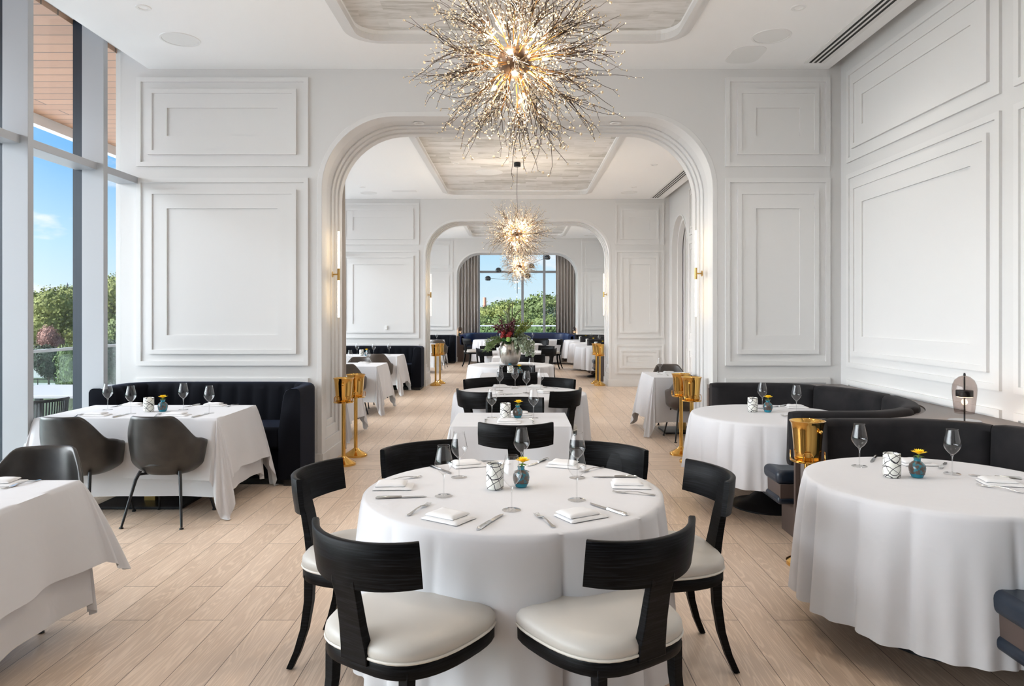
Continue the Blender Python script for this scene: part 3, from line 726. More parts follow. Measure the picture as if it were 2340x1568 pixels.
def make_fork():
    mb = MB()
    # handle to tines along +y, curved in z
    def strip(path): # (y, halfwidth, z, thick)
        mb.rings([[(-w_, y, z-t), (w_, y, z-t), (w_, y, z+t), (-w_, y, z+t)] for y, w_, z, t in path], cap0=True, cap1=True)
    strip([(-.098, .006, .003, .0015), (-.092, .0085, .003, .0016), (-.07, .0065, .004, .0015), (-.02, .0032, .011, .0016), (.02, .0035, .011, .0015), (.035, .009, .007, .0012), (.05, .0115, .0045, .001), (.056, .0115, .0042, .001)])
    for k in range(4):
        x = -.0095+k*.0063
        mb.rings([[(x-w_, y, z-.0008), (x+w_, y, z-.0008), (x+w_, y, z+.0008), (x-w_, y, z+.0008)] for y, w_, z in ((.054, .0018, .0042), (.075, .0016, .003), (.098, .0008, .0065))], cap0=True, cap1=True)
    o = mb.build('fork', M['steel'], angle=60, bevel=.0006, seg=1); tag(o, '', 'fork'); return o
def make_knife():
    mb = MB()
    mb.rings([[(-w_, y, .002), (-w_*.8, y, .002+h*.5), (-w_*.5, y, .002+h), (w_*.5, y, .002+h), (w_*.8, y, .002+h*.5), (w_, y, .002)] for y, w_, h in ((-.115, .006, .005), (-.108, .009, .009), (-.06, .0085, .009), (-.005, .006, .008), (0, .0062, .006))], cap0=True, cap1=True)
    mb.rings([[(-a, y, .003), (b, y, .003), (b, y, .0045), (-a, y, .0045)] for y, a, b in ((-.002, .005, .005), (.01, .009, .008), (.06, .010, .008), (.095, .006, .008), (.112, -.004, .007))], cap0=True, cap1=True)
    o = mb.build('table_knife', M['steel'], angle=60); tag(o, '', 'knife'); return o
def make_napkin():
    o = thing('folded_napkin', '', 'napkin')
    def pad(hx, hy, z0, z1, cx, cy, sd):
        rnd = random.Random(sd); mb = MB(); nx, ny = 12, 9; top = []; vs = []; 
        for i in range(nx+1):
            for j in range(ny+1):
                u, v = -1+2*i/nx, -1+2*j/ny; e = max(abs(u), abs(v)); dz = (1-max(0, e-.8)*2.2)
                zz = z0+(z1-z0)*dz+.0022*noise.noise(Vector((u*2+sd, v*2, sd)))
                vs.append((cx+u*hx+.003*noise.noise(Vector((v*2, sd, 1))), cy+v*hy+.003*noise.noise(Vector((u*2, sd, 5))), zz))
        fs = [(i*(ny+1)+j, (i+1)*(ny+1)+j, (i+1)*(ny+1)+j+1, i*(ny+1)+j+1) for i in range(nx) for j in range(ny)]
        nb = len(vs)
        ring = [i*(ny+1) for i in range(nx+1)]+[nx*(ny+1)+j for j in range(1, ny+1)]+[i*(ny+1)+ny for i in range(nx-1, -1, -1)]+[j for j in range(ny-1, 0, -1)]
        m = len(ring)
        for k_, (ins, zf) in enumerate(((0.0035, .45), (0, .12), (-.002, 0))):
            for q in ring: p = vs[q]; vs.append((cx+(p[0]-cx)*(1+ins/hx), cy+(p[1]-cy)*(1+ins/hy), z0+(p[2]-z0)*zf))
        for a in range(m):
            b = (a+1) % m; fs.append((ring[a], ring[b], nb+b, nb+a))
            for k_ in range(2): fs.append((nb+k_*m+a, nb+k_*m+b, nb+(k_+1)*m+b, nb+(k_+1)*m+a))
        return MB().add(vs, fs)
    pad(.088, .062, 0, .012, 0, 0, 2.0).build('lower_fold', M['napkin'], o, angle=60)
    pad(.068, .052, .0115, .026, -.012, .008, 7.0).build('upper_fold', M['napkin'], o, angle=60)
    return o
def make_votive():
    o = thing('votive_holder', '', 'candle holder')
    MB().lathe([(.034, 0), (.040, .004), (.042, .02), (.042, .075), (.0405, .118), (.0385, .120), (.037, .117), (.0385, .07), (.037, .012), (.001, .010)], 32, cap0=True).build('drizzled_cup', M['drizzle'], o, angle=50)
    MB().lathe([(.025, .011), (.025, .045), (.001, .046)], 20).build('candle', M['pipe'], o)
    return o
def make_vase():
    o = thing('bud_vase', '', 'vase')
    MB().lathe([(.020, 0), (.026, .003), (.030, .012), (.0375, .030), (.040, .047), (.036, .064), (.024, .078), (.0165, .083)], 28, cap0=True).build('glazed_body', M['teal'], o, angle=180)
    MB().lathe([(.0205, 0), (.0265, .0028), (.0306, .0118), (.0355, .0205)], 28).build('base_band', M['tealplain'], o)
    MB().lathe([(.0168, .082), (.015, .088), (.0175, .096), (.0185, .098), (.016, .098), (.0135, .088), (.013, .07)], 24).build('neck', M['tealplain'], o)
    return o
def make_flower():
    o = thing('sunflower', '', 'flower')
    MB().tube([(0, 0, .02), (.003, 0, .09), (.008, 0, .122)], .0025, 6).build('stem', M['green'], o)
    mb = MB()
    for k in range(26):
        a = 2*pi*k/13+(.24 if k >= 13 else 0); el = .42 if k < 13 else .85; ln = .043 if k < 13 else .036
        d = Vector((cos(a)*cos(el), sin(a)*cos(el), sin(el))); s = Vector((-sin(a), cos(a), 0)); b = Vector((.008, 0, .124))
        p = [b, b+d*ln*.5+s*.009, b+d*ln*.5-s*.009, b+d*ln+Vector((0, 0, -.004))]
        mb.add([p[0], p[1], p[3], p[2]], [(0, 1, 2, 3)])
    mb.build('petals', M['petal'], o, smooth=False)
    MB().sphere((.008, 0, .130), .012, 12, 6, .6).build('centre', M['disc'], o)
    mb = MB()
    for k in range(7):
        a = 2*pi*k/7; d = Vector((cos(a)*.95, sin(a)*.95, -.25)); s = Vector((-sin(a), cos(a), 0)); b = Vector((.006, 0, .118))
        mb.add([b, b+d*.014+s*.007, b+d*.03, b+d*.014-s*.007], [(0, 1, 2, 3)])
    mb.build('leaves', M['green'], o, smooth=False)
    return o
def meshproto(fn): return Proto(fn)
forkP, knifeP, napP, votP, vasP, floP = map(Proto, (make_fork, make_knife, make_napkin, make_votive, make_vase, make_flower))
CZ = TZ+.005
# ------------------------------------------------------------------ wine buckets on stands
def make_bucket():
    o = thing('wine_bucket', '', 'wine bucket')
    MB().lathe([(.074, 0), (.078, .004), (.082, .06), (.092, .19), (.100, .232), (.108, .24), (.109, .244), (.103, .245), (.095, .236), (.088, .19), (.078, .06), (.001, .012)], 40, cap0=True).build('bucket_body', M['brass'], o, angle=50)
    for s in (-1, 1): MB().sphere((0, s*.098, .185), .010, 12, 8).sphere((0, s*.104, .185), .013, 12, 8).build('knob', M['brass'], o)
    return o
def make_stand():
    o = thing('bucket_stand', '', 'stand')
    MB().lathe([(.128, 0), (.128, .022), (.120, .028), (.06, .062), (.024, .088), (.018, .095)], 40, cap0=True).build('base', M['brass'], o, angle=35)
    MB().lathe([(.0205, .085), (.0205, .655)], 20).build('pole', M['brass'], o)
    MB().lathe([(.02, .645), (.08, .650), (.10, .652), (.104, .656), (.104, .663), (.098, .665), (.001, .664)], 36, cap0=True).build('tray', M['brass'], o, angle=35)
    for k in range(4):
        a = pi/4+k*pi/2; t_ = Vector((-sin(a), cos(a), 0)); c = Vector((cos(a)*.101, sin(a)*.101, .665))
        MB().tube([c-t_*.028+Vector((0, 0, 0)), c-t_*.028+Vector((0, 0, .04)), c-t_*.018+Vector((0, 0, .052)), c+t_*.018+Vector((0, 0, .052)), c+t_*.028+Vector((0, 0, .04)), c+t_*.028], .0032, 8).build('hoop', M['brass'], o)
    return o
bukP, staP = Proto(make_bucket), Proto(make_stand)
# ------------------------------------------------------------------ channel tufted banquette (left) - U plan, faces -y
def make_banquette():
    o = thing('tufted_banquette', '', 'banquette')
    xl, xr, yb, yf = -3.93, -1.99, 7.23, 6.50; r = .30
    x0 = (xl+xr)/2; y0_ = (yf+yb)/2
    # plan path of the outer line: front of the left arm -> back -> front of the right arm
    P = [(xl, yf+.0), (xl, yb-r)]
    for i in range(1, 8): t = pi-(pi/2)*i/8; P.append((xl+r+r*cos(t), yb-r+r*sin(t)))
    P.append((xl+r, yb)); P.append((xr-r, yb))
    for i in range(1, 8): t = pi/2-(pi/2)*i/8; P.append((xr-r+r*cos(t), yb-r+r*sin(t)))
    P += [(xr, yb-r), (xr, yf)]
    # resample
    seg = [0]
    for a, b in zip(P, P[1:]): seg.append(seg[-1]+math.dist(a, b))
    tot = seg[-1]; ch = round(tot/.155); n = ch*6; Q = []
    for i in range(n+1):
        s = tot*i/n; k = max(j for j in range(len(seg)) if seg[j] <= s+1e-9); k = min(k, len(P)-2); f = (s-seg[k])/(seg[k+1]-seg[k]); Q.append((P[k][0]+(P[k+1][0]-P[k][0])*f, P[k][1]+(P[k+1][1]-P[k][1])*f))
    rs = []
    for i, p in enumerate(Q):
        d = Vector(Q[min(i+1, n)])-Vector(Q[max(i-1, 0)]); d.normalize(); nx, ny = d.y, -d.x  # inward (right of travel)
        g = abs(sin(pi*i/6)); pf = .014*(g**.5)
        ends = min(i, n-i)/n; arm_ = 1 if True else 0
        topz = .895
        prof = [(0, .06), (0, .86), (.012, topz-.012), (.03, topz), (.09, topz), (.13+pf, topz-.02), (.155+pf, topz-.07), (.185+pf, .60), (.20+pf, .50), (.20, .06)]
        rs.append([(p[0]+nx*a, p[1]+ny*a, z) for a, z in prof])
    loc = Vector((x0, y0_, 0))
    def fin_(mb): mb.v = [(a-loc.x, b-loc.y, c) for a, b, c in mb.v]; return mb
    o.location = loc
    fin_(MB().rings(rs, cap0=True, cap1=True)).build('channelled_back', M['velvet'], o, angle=70)
    fin_(MB().box(xl+.19, xr-.19, yf+.03, yb-.19, .33, .535)).build('seat_cushion', M['velvet'], o, bevel=.03, seg=4)
    fin_(MB().box(xl+.19, xr-.19, yf+.06, yb-.19, .06, .33)).build('seat_base', M['velvet'], o, smooth=False)
    fin_(MB().box(xl+.03, xl+.16, yf+.02, yb-.1, 0, .06).box(xr-.16, xr-.03, yf+.02, yb-.1, 0, .06).box(xl+.16, xr-.16, yf+.1, yf+.14, 0, .06)).build('plinth', M['slot'], o, smooth=False)
    return o
banP = Proto(make_banquette)
# ------------------------------------------------------------------ curved booth, opens to -x
BX, BR, BRY = 2.37, .74, 1.02
def cpath(off, x_end=1.9, n=28, ov=0):
    """booth centre at y=0; off pushes outward"""
    p = [(x_end, BRY+off), (BX-.2, BRY+off)]
    for i in range(n+1):
        t = pi/2-pi*i/n; p.append((BX+(BR+off)*cos(t), (BRY+off)*sin(t)))
    p += [(BX-.2, -BRY-off), (x_end, -BRY-off)]
    return p
def sub_path(p, s0, s1, m=14):
    seg = [0]
    for a, b in zip(p, p[1:]): seg.append(seg[-1]+math.dist(a, b))
    out_ = []
    for i in range(m+1):
        s = seg[-1]*(s0+(s1-s0)*i/m); k = min(max(j for j in range(len(seg)) if seg[j] <= s+1e-9), len(p)-2); f = (s-seg[k])/max(1e-9, seg[k+1]-seg[k]); out_.append((p[k][0]+(p[k+1][0]-p[k][0])*f, p[k][1]+(p[k+1][1]-p[k][1])*f))
    return out_
def pillow_prof(z0, z1, a0, a1, r=.03, n=4):
    pts = []
    for cx_, cz_, st in ((a1-r, z1-r, 0), (a0+r, z1-r, 90), (a0+r, z0+r, 180), (a1-r, z0+r, 270)):
        for i in range(n+1): t = R(st+90*i/n); pts.append((cx_+r*cos(t), cz_+r*sin(t)))
    return pts
def make_booth():
    o = thing('curved_booth', '', 'booth')
    pth = cpath(0)
    def pil(s0, s1, prof, nm, m, mcount=14):
        p = sub_path(pth, s0, s1, mcount); rs = []; n = len(p)
        for i, q in enumerate(p):
            d = Vector(p[min(i+1, n-1)])-Vector(p[max(i-1, 0)]); d.normalize(); nx, ny = -d.y, d.x  # outward (left of travel)
            e = min(i, n-1-i); k = 1 if e > 0 else .72
            za = sum(z for _, z in prof)/len(prof); aa = sum(a for a, _ in prof)/len(prof)
            rs.append([(q[0]+nx*(aa+(a-aa)*k), q[1]+ny*(aa+(a-aa)*k), za+(z-za)*(.965 if e == 0 else 1)) for a, z in prof])
        return MB().rings(rs, cap0=True, cap1=True).build(nm, m, o, angle=75)
    lean = lambda pr: [(a+.10*(z-.7), z) for a, z in pr]
    for s0, s1 in ((0, .27), (.2725, .5), (.5025, .728), (.7305, 1.0)):
        pil(s0, s1, lean(pillow_prof(.52, .905, -.085, .05, .042, 5)), 'back_cushion', M['greyvelvet'], 16)
    pil(0, 1, [(.055, 0), (.095, 0), (.095, .86), (.055, .86)], 'outer_shell', M['brownpanel'], 40)
    inner = cpath(-.09, 1.88); deep = [(x*1.0, y) for x, y in cpath(-.50, 1.88)]
    def ringseat(z0, z1, nm, m, d0=-.07, d1=-.52, bev=.02, xe=1.86):
        a = sub_path(cpath(d0, xe), 0, 1, 48); b = sub_path(cpath(d1, xe), 0, 1, 48)
        return MB().rings([[(p[0], p[1], z0), (q[0], q[1], z0), (q[0], q[1], z1), (p[0], p[1], z1)] for p, q in zip(a, b)], cap0=True, cap1=True).build(nm, m, o, angle=50, bevel=bev, seg=4)
    ringseat(.375, .475, 'seat_cushion', M['navyleather'], -.06, -.55, .035, 1.83)
    ringseat(.235, .43, 'front_roll', M['navyleather'], -.485, -.55, .028, 1.835)
    ringseat(.235, .295, 'lower_roll', M['navyleather'], -.06, -.55, .025, 1.835)
    ringseat(.28, .38, 'seat_base', M['brownpanel'], -.06, -.50, .004, 1.85)
    ringseat(0, .245, 'plinth', M['brownpanel'], -.06, -.30, .002, 1.95)
    return o
booP = Proto(make_booth)
def ledge(label, centers, y_lo, y_hi, dxs=(0, 0, 0)):
    """taupe ledge filling the space between the booth backs and the wall"""
    bnd = []
    for c, dx_ in zip(centers, dxs):   # from far to near
        bnd += [(x+dx_, y+c) for x, y in sub_path(cpath(.10, 1.93), 0, 1, 40)]
    poly = [(RX-.02, y_hi), (1.93, y_hi)]+bnd+[(1.93, y_lo), (RX-.02, y_lo)]
    bm = bmesh.new(); vs = [bm.verts.new((x, y, .868)) for x, y in poly]
    f = bm.faces.new(vs); r_ = bmesh.ops.extrude_face_region(bm, geom=[f])
    for v in [g for g in r_['geom'] if isinstance(g, bmesh.types.BMVert)]: v.co.z = 0.0
    bmesh.ops.triangulate(bm, faces=[q for q in bm.faces if len(q.verts) > 4]); bmesh.ops.recalc_face_normals(bm, faces=bm.faces)
    me = bpy.data.meshes.new('ledge_cabinet'); bm.to_mesh(me); bm.free(); me.materials.append(M['ledge'])
    o = bpy.data.objects.new('ledge_cabinet', me); COL.objects.link(o); tag(o, label, 'ledge'); return o
# ------------------------------------------------------------------ table lamp
def make_lamp():
    o = thing('table_lamp', '', 'lamp')
    MB().lathe([(.098, 0), (.100, .004), (.096, .008), (.001, .009)], 36, cap0=True).build('base', mat('dark_chrome', (.16, .16, .17), .2, .9), o)
    MB().lathe([(.005, .008), (.005, .30)], 12, cap1=True).build('stem', M['blackmetal'], o)
    MB().lathe([(.058, .055), (.066, .12), (.072, .18), (.0735, .215), (.070, .245), (.057, .275), (.032, .297), (.007, .305)], 36).build('glass_shade', M['smoke'], o, angle=180)
    MB().lathe([(.047, .165), (.051, .168), (.051, .205), (.047, .208), (.001, .208)], 28).build('reflector_cap', M['blackmetal'], o)
    MB().lathe([(.045, .163), (.001, .163)], 24).build('light_disc', M['lit'], o)
    MB().lathe([(.006, .303), (.008, .308), (.005, .322), (.001, .323)], 12).build('finial', M['blackmetal'], o)
    ld = bpy.data.lights.new('lamp_light', 'POINT'); ld.energy = 1.5; ld.color = (1, .7, .42); ld.shadow_soft_size = .02
    l = bpy.data.objects.new('lamp_light', ld); COL.objects.link(l); l.parent = o; l.location = (0, 0, .13)
    return o
lampP = Proto(make_lamp)
# ------------------------------------------------------------------ chandelier
def branch_mesh(seed):
    rnd = random.Random(seed); mb = MB(); bd = MB(); st = MB()
    st.tube([(0, 0, .06), (.004, .002, .2), (.0, 0, .32)], [.0035, .003, .0026], 5)
    ico = [(0,0,1),(.894,0,.447),(.276,.851,.447),(-.724,.526,.447),(-.724,-.526,.447),(.276,-.851,.447),(.724,.526,-.447),(-.276,.851,-.447),(-.894,0,-.447),(-.276,-.851,-.447),(.724,-.526,-.447),(0,0,-1)]
    icf = [(0,1,2),(0,2,3),(0,3,4),(0,4,5),(0,5,1),(1,6,2),(2,7,3),(3,8,4),(4,9,5),(5,10,1),(6,7,2),(7,8,3),(8,9,4),(9,10,5),(10,6,1),(11,7,6),(11,8,7),(11,9,8),(11,10,9),(11,6,10)]
    def bead(p, r): bd.add([(p[0]+r*a, p[1]+r*b, p[2]+r*c) for a, b, c in ico], icf)
    for k in range(11):
        z0 = rnd.uniform(.13, .30); a = rnd.uniform(0, 2*pi); sp = rnd.uniform(.04, .34)
        d = Vector((cos(a)*sp, sin(a)*sp, 1)).normalized(); p = Vector((0, 0, z0)); pts = [p.copy()]
        L = rnd.uniform(.20, .36)
        ns = 6
        for i in range(ns):
            d = (d+Vector((rnd.gauss(0, .22), rnd.gauss(0, .22), rnd.gauss(0, .12)))).normalized(); p = p+d*L/ns; pts.append(p.copy())
            if rnd.random() < .62:
                q = p+Vector((rnd.gauss(0, .014), rnd.gauss(0, .014), rnd.gauss(.01, .012))); mb.tube([p, q], .0009, 3, cap=False); bead(q, rnd.choice((.004, .0055, .008)))
            if rnd.random() < .35: bead(p+Vector((rnd.gauss(0, .004), rnd.gauss(0, .004), 0)), .004)
        mb.tube(pts, [.0024, .0021, .0019, .0016, .0014, .0012, .001], 4)
        bead(pts[-1], .004)
    return st, mb, bd
def make_chandelier():
    o = thing('twig_chandelier', '', 'chandelier')
    MB().sphere((0, 0, 0), .098, 24, 14, .92).build('hub', M['hub'], o)
    MB().tube([(0, 0, .08), (.012, 0, .3), (-.012, 0, .7), (.004, 0, 1.18)], .004, 6).build('cable', M['blackmetal'], o)
    MB().lathe([(.055, 1.13), (.058, 1.135), (.058, 1.19), (.05, 1.195)], 28, cap0=True, cap1=True).build('canopy', M['blackmetal'], o)
    protos = []
    for s in range(7):
        st, tw, bd = branch_mesh(100+s)
        a = st.build('branch', M['stem'], o); b = tw.build('twigs', M['twig'], a); c = bd.build('beads', M['bead'], a); c['kind'] = 'stuff'; b['kind'] = 'stuff'; protos.append(a)
    n = 56; rnd = random.Random(3); ga = pi*(3-sqrt(5)); ci = 0
    for i in range(n):
        zz = 1-2*(i+.5)/n; rr = sqrt(max(0, 1-zz*zz)); d = Vector((rr*cos(ga*i), rr*sin(ga*i), zz))
        d = (d+Vector((rnd.gauss(0, .07), rnd.gauss(0, .07), rnd.gauss(0, .07)))).normalized()
        if d.z > .93: continue
        br = protos[i] if i < len(protos) else dup(protos[rnd.randrange(len(protos))], o)
        q = d.to_track_quat('Z', 'Y') @ Matrix.Rotation(rnd.uniform(0, 6.28), 3, 'Z').to_quaternion()
        br.rotation_mode = 'QUATERNION'; br.rotation_quaternion = q; s = rnd.uniform(.92, 1.16); br.scale = (s, s, s)
    b0 = None
    for i in range(18):
        zz = 1-2*(i+.5)/18; zz *= .85; rr = sqrt(1-zz*zz); a = 2.4*i+.5; d = Vector((rr*cos(a), rr*sin(a), zz))
        if b0 is None:
            b0 = MB().lathe([(.0045, 0), (.008, .012), (.007, .03), (.002, .045)], 10, cap0=True).build('bulb', M['bulb'], o)
            MB().lathe([(.003, -.11), (.003, -.02), (.0055, -.018), (.0055, 0)], 8).build('bulb_holder', M['stem'], b0); b = b0
        else: b = dup(b0, o)
        b.rotation_mode = 'QUATERNION'; b.rotation_quaternion = d.to_track_quat('Z', 'Y'); b.location = d*.19
    for k, v in enumerate(((0, 0, -.20), (.17, 0, .1), (-.085, .15, .1), (-.085, -.15, .1))):
        if k == 0:
            ld = bpy.data.lights.new('bulb_light', 'POINT'); ld.energy = CHAND_W/4; ld.color = (1, .84, .66); ld.shadow_soft_size = .04
        l = bpy.data.objects.new('bulb_light', ld); COL.objects.link(l); l.parent = o; l.location = v
    return o
chaP = Proto(make_chandelier)
# ------------------------------------------------------------------ placing the furniture
chaP('large twig and pearl chandelier in the front room, nearest the camera', (-.015, 3.97, 2.995), 0)
chaP('twig and pearl chandelier on its black cord in the middle room', (.0, 12.07, 2.96), 1.1)
chaP('small far twig and pearl chandelier seen below the middle one', (.05, 20.15, 2.96), 2.3)
T1 = 'the nearest centre round table'; T2 = 'the nearest centre square table'; T3 = 'the second centre round table, under the first arch'
T4 = 'the second centre square table'; T5 = 'the round table with the silver urn'; T6 = 'the square table behind the silver urn'
T7 = 'the round table beyond the second arch'; T8 = 'the back room centre square table'; T9 = 'the farthest centre round table'
R1 = 'the right booth table by the first arch'; R2 = 'the large right booth table in front'
L1 = 'the table at the left front banquette'; L2 = 'the table cut by the left photo edge'
round_table(T1, -.02, 3.32, .684, .055, 3, .30, 14)
round_table(T3, .03, 7.42, .684, .06, 8); round_table(T5, -.10, 11.48, .684, .06, 11); round_table(T7, .0, 15.55, .684, .06, 12); round_table(T9, .0, 19.6, .684, .06, 14)
round_table(R1, 2.07, 5.85, .61, .275, 21, .30, 17); round_table(R2, 2.07, 3.48, .61, .165, 33, .30, 17)
rect_table(T2, -.485, .39, 5.17, 5.88, .66, 41); rect_table(T4, -.485, .41, 9.18, 9.88, .66, 42); rect_table(T6, -.46, .42, 13.3, 14.0, .66, 43); rect_table(T8, -.45, .43, 17.4, 18.1, .66, 44)
rect_table(L1, -3.79, -2.36, 5.57, 6.38, .46, 51, .60, ck=1.72, reach=.13)
rect_table(L2, -3.55, -2.16, 2.62, 3.49, .40, 52, .60, ck=1.22, reach=.15)
LA = 'the middle room table at the left banquette'; LB = 'the middle room left table with two chairs'; LC = 'the middle room left table behind the brass buckets'
LD_ = 'the back room table at the left banquette'; LE = 'the back room left table nearer the arch'; RB = 'the square table right of the centre aisle'
rect_table(LA, -3.75, -2.33, 13.72, 14.55, .55, 53, ck=1.4, reach=.11); rect_table(LB, -3.65, -2.2, 11.07, 11.96, .55, 54, ck=1.4, reach=.11); rect_table(LC, -3.6, -2.17, 8.75, 9.55, .55, 55, ck=1.4, reach=.11)
rect_table(LD_, -3.75, -2.33, 21.85, 22.65, .60, 56); rect_table(LE, -3.6, -2.2, 18.9, 19.7, .60, 57)
rect_table(RB, 1.77, 2.68, 9.16, 10.02, .57, 58, ck=1.36, reach=.12)
for k, (yy, nm) in enumerate(((17.95, 'nearest'), (20.2, 'middle'), (22.4, 'farthest'))):
    round_table('the %s of the three right tables in the back room' % nm, 2.07, yy, .58, .2, 60+k)
round_table('the left round table at the blue window booth', -.80, 22.75, .60, .08, 70); round_table('the right round table at the blue window booth', .85, 22.75, .60, .08, 71)
# klismos chairs
def kc(label, x, y, deg, g=None): klis(label, (x, y, 0), -R(deg), g)
kc('black klismos chair with cream seat, left of the two nearest the camera', -.385, 2.585, 34)
kc('black klismos chair with cream seat, right of the two nearest the camera', .295, 2.605, -34)
kc('black klismos chair on the left side of '+T1, -.69, 3.31, 98)
kc('black klismos chair on the right side of '+T1, .645, 3.28, -97)
kc('black klismos chair at the far left of '+T1, -.385, 3.77, 140)
kc('black klismos chair at the far right of '+T1, .35, 3.74, -141)
kc('black klismos chair seen from behind, pulled up to '+T2, -.01, 4.99, 0)
kc('black klismos chair facing the camera across '+T2, -.02, 5.93, 180)
kc('black klismos chair, front left of the table under the first arch', -.245, 6.92, 45)
kc('black klismos chair, front right of the table under the first arch', .285, 6.98, -50)
kc('black klismos chair, back left of the table under the first arch', -.25, 7.84, 137)
kc('black klismos chair, back right of the table under the first arch', .30, 7.84, -137)
kc('black klismos chair seen from behind, pulled up to '+T4, .0, 9.12, 0)
kc('black klismos chair facing the camera across '+T4, .0, 9.80, 180)
kc('black klismos chair seen from behind just right of the silver urn', .25, 13.05, 0)
kc('black klismos chair, front left of the table beyond the second arch', -.54, 15.25, 45)
kc('black klismos chair, front right of the table beyond the second arch', .50, 15.2, -48)
kc('black klismos chair, back left of the table beyond the second arch', -.50, 16.1, 135)
kc('black klismos chair, back right of the table beyond the second arch', .50, 16.1, -135)
kc('black klismos chair, front left of '+T9, -.50, 19.0, 40)
kc('black klismos chair, back right of '+T9, .55, 20.1, -130)
kc('black klismos chair at the far left, side on to the blue booth', -1.30, 21.3, 60)
kc('black klismos chair at the far right, side on to the blue booth', .98, 20.5, -75)
kc('black klismos chair in front of the right blue booth table', .62, 21.6, -20)
# leather chairs
def lc(label, x, y, deg, P_=None, g=None): (P_ or arm)(label, (x, y, 0), -R(deg), g)
lc('worn grey leather armchair, right one at '+L1, -2.68, 5.47, 2)
lc('worn grey leather armchair, left one at '+L1, -3.32, 5.44, 6)
lc('worn grey leather armchair behind '+L2, -2.62, 3.74, 172)
lc('brown leather armchair at '+LA, -2.66, 13.62, 2, brarm); 
lc('light brown leather armchair facing the camera behind '+LB, -2.72, 12.12, 178, brarm)
lc('dark brown leather armchair in front of '+LB, -2.60, 10.93, 4, brarm)
lc('brown leather armchair facing the camera behind the brass wine buckets', -2.62, 9.80, 178, brarm)
lc('brown leather armchair with thin black legs at the back room left table', -2.32, 20.9, 2, brarm)
lc('dark brown leather armchair behind '+RB, 2.24, 10.35, 181, brarm)
lc('dark brown leather armchair in front of '+RB, 2.15, 8.98, -4, brarm)
# banquettes
b0 = banP('navy-black channel tufted velvet banquette against the front left wall', (-2.96, 6.865, 0))
banP('navy-black channel tufted velvet banquette on the second arched wall', (-2.96, 6.865+8.19, 0)); banP('navy-black channel tufted velvet banquette on the third arched wall', (-2.96, 6.865+16.23, 0))
booP('charcoal velvet curved booth beside the first arch', (0, 5.95, 0)); booP('charcoal velvet curved booth at the right photo edge', (.08, 3.56, 0))
ledge('taupe ledge behind the two front room booths, carrying the lamp', (5.95, 3.56), 1.9, 7.215, (0, .08))
for yy, nm in ((17.95, 'nearest'), (20.25, 'middle'), (22.4, 'farthest')):
    booP('black curved booth, %s of three in the back room' % nm, (0, yy-(.03 if nm == 'farthest' else 0), 0))
ledge('taupe ledge behind the three back room booths', (22.37, 20.25, 17.95), 16.6, 23.44)
lampP('smoked glass dome table lamp on the taupe ledge at right', (2.965, 4.70, .868))
# wine buckets
def wb_(lab, x, y, deg=0): staP('polished brass stand under the bucket, '+lab, (x, y, 0), R(deg)); bukP('polished brass wine bucket, '+lab, (x, y, .665), R(deg))
wb_('nearer one left of the first arch', -1.823, 7.44, 10); wb_('farther one left of the first arch', -1.80, 7.90, 40)
wb_('nearer one right of the first arch', 1.86, 7.56, -25); wb_('farther one right of the first arch', 1.845, 7.98, 30)
wb_('nearer one left of the second arch', -1.81, 15.72, 0); wb_('farther one left of the second arch', -1.76, 16.15, 0)
wb_('nearer one right of the second arch', 1.83, 15.72, 0); wb_('farther one right of the second arch', 1.80, 16.15, 0)
wb_('between the two right booths', 1.83, 4.47, 25)
# ---- tableware; pixel positions on the photo turned into metres on the cloth
def W_(px, py): return at(px, py, CZ)
def put(P_, lab, px, py, deg=0, g=None):
    x, y = W_(px, py); P_(lab, (x, y, CZ), R(deg), g)
def cut(P_, lab, p0, p1, g=None):   # handle end -> tip
    a, b = W_(*p0), W_(*p1); P_(lab, ((a[0]+b[0])/2, (a[1]+b[1])/2, CZ), atan2(b[1]-a[1], b[0]-a[0])-pi/2, g)
def deco(tn, vx, vy, fr=0, tall=None):
    put(vasP, 'teal and brown glazed bud vase on '+tn, vx, vy, fr); x, y = W_(vx, vy)
    floP('yellow sunflower in the bud vase on '+tn, (x, y, CZ-.006), R(fr))
for px, py, wh in ((1014, 1134, 'front left'), (1049, 1091, 'back left'), (1192, 1078, 'back centre'), (1169, 1166, 'nearest the camera'), (1319, 1092, 'back right'), (1318, 1143, 'front right')):
    put(glassP, 'empty wine glass, %s, on %s' % (wh, T1), px, py)
put(votP, 'drizzled glass candle holder on '+T1, 1131, 1117, 20); deco(T1, 1191, 1113, 0)
for px, py, dg, wh in ((900, 1114, 2, 'left seat'), (1025, 1186, -33, 'front left seat'), (1328, 1181, 30, 'front right seat'), (1441, 1111, -4, 'right seat'), (1071, 1064, 20, 'back left seat'), (1291, 1065, -22, 'back right seat')):
    put(napP, 'folded white napkin at the %s of %s' % (wh, T1), px, py, dg)
for a, b, wh in (((922, 1185), (990, 1147), 'front left seat'), ((1275, 1213), (1217, 1170), 'front right seat'), ((878, 1101), (965, 1090), 'left seat'), ((1495, 1133), (1402, 1125), 'right seat'), ((1116, 1056), (1150, 1061), 'back left seat'), ((1372, 1070), (1333, 1080), 'back right seat')):
    cut(forkP, 'steel fork at the %s of %s' % (wh, T1), a, b)
for a, b, wh in (((1088, 1214), (1152, 1174), 'front left seat'), ((1433, 1179), (1345, 1151), 'front right seat'), ((858, 1140), (978, 1136), 'left seat'), ((1457, 1091), (1350, 1091), 'right seat'), ((984, 1066), (1034, 1084), 'back left seat'), ((1246, 1052), (1214, 1064), 'back right seat')):
    cut(knifeP, 'steel knife at the %s of %s' % (wh, T1), a, b)
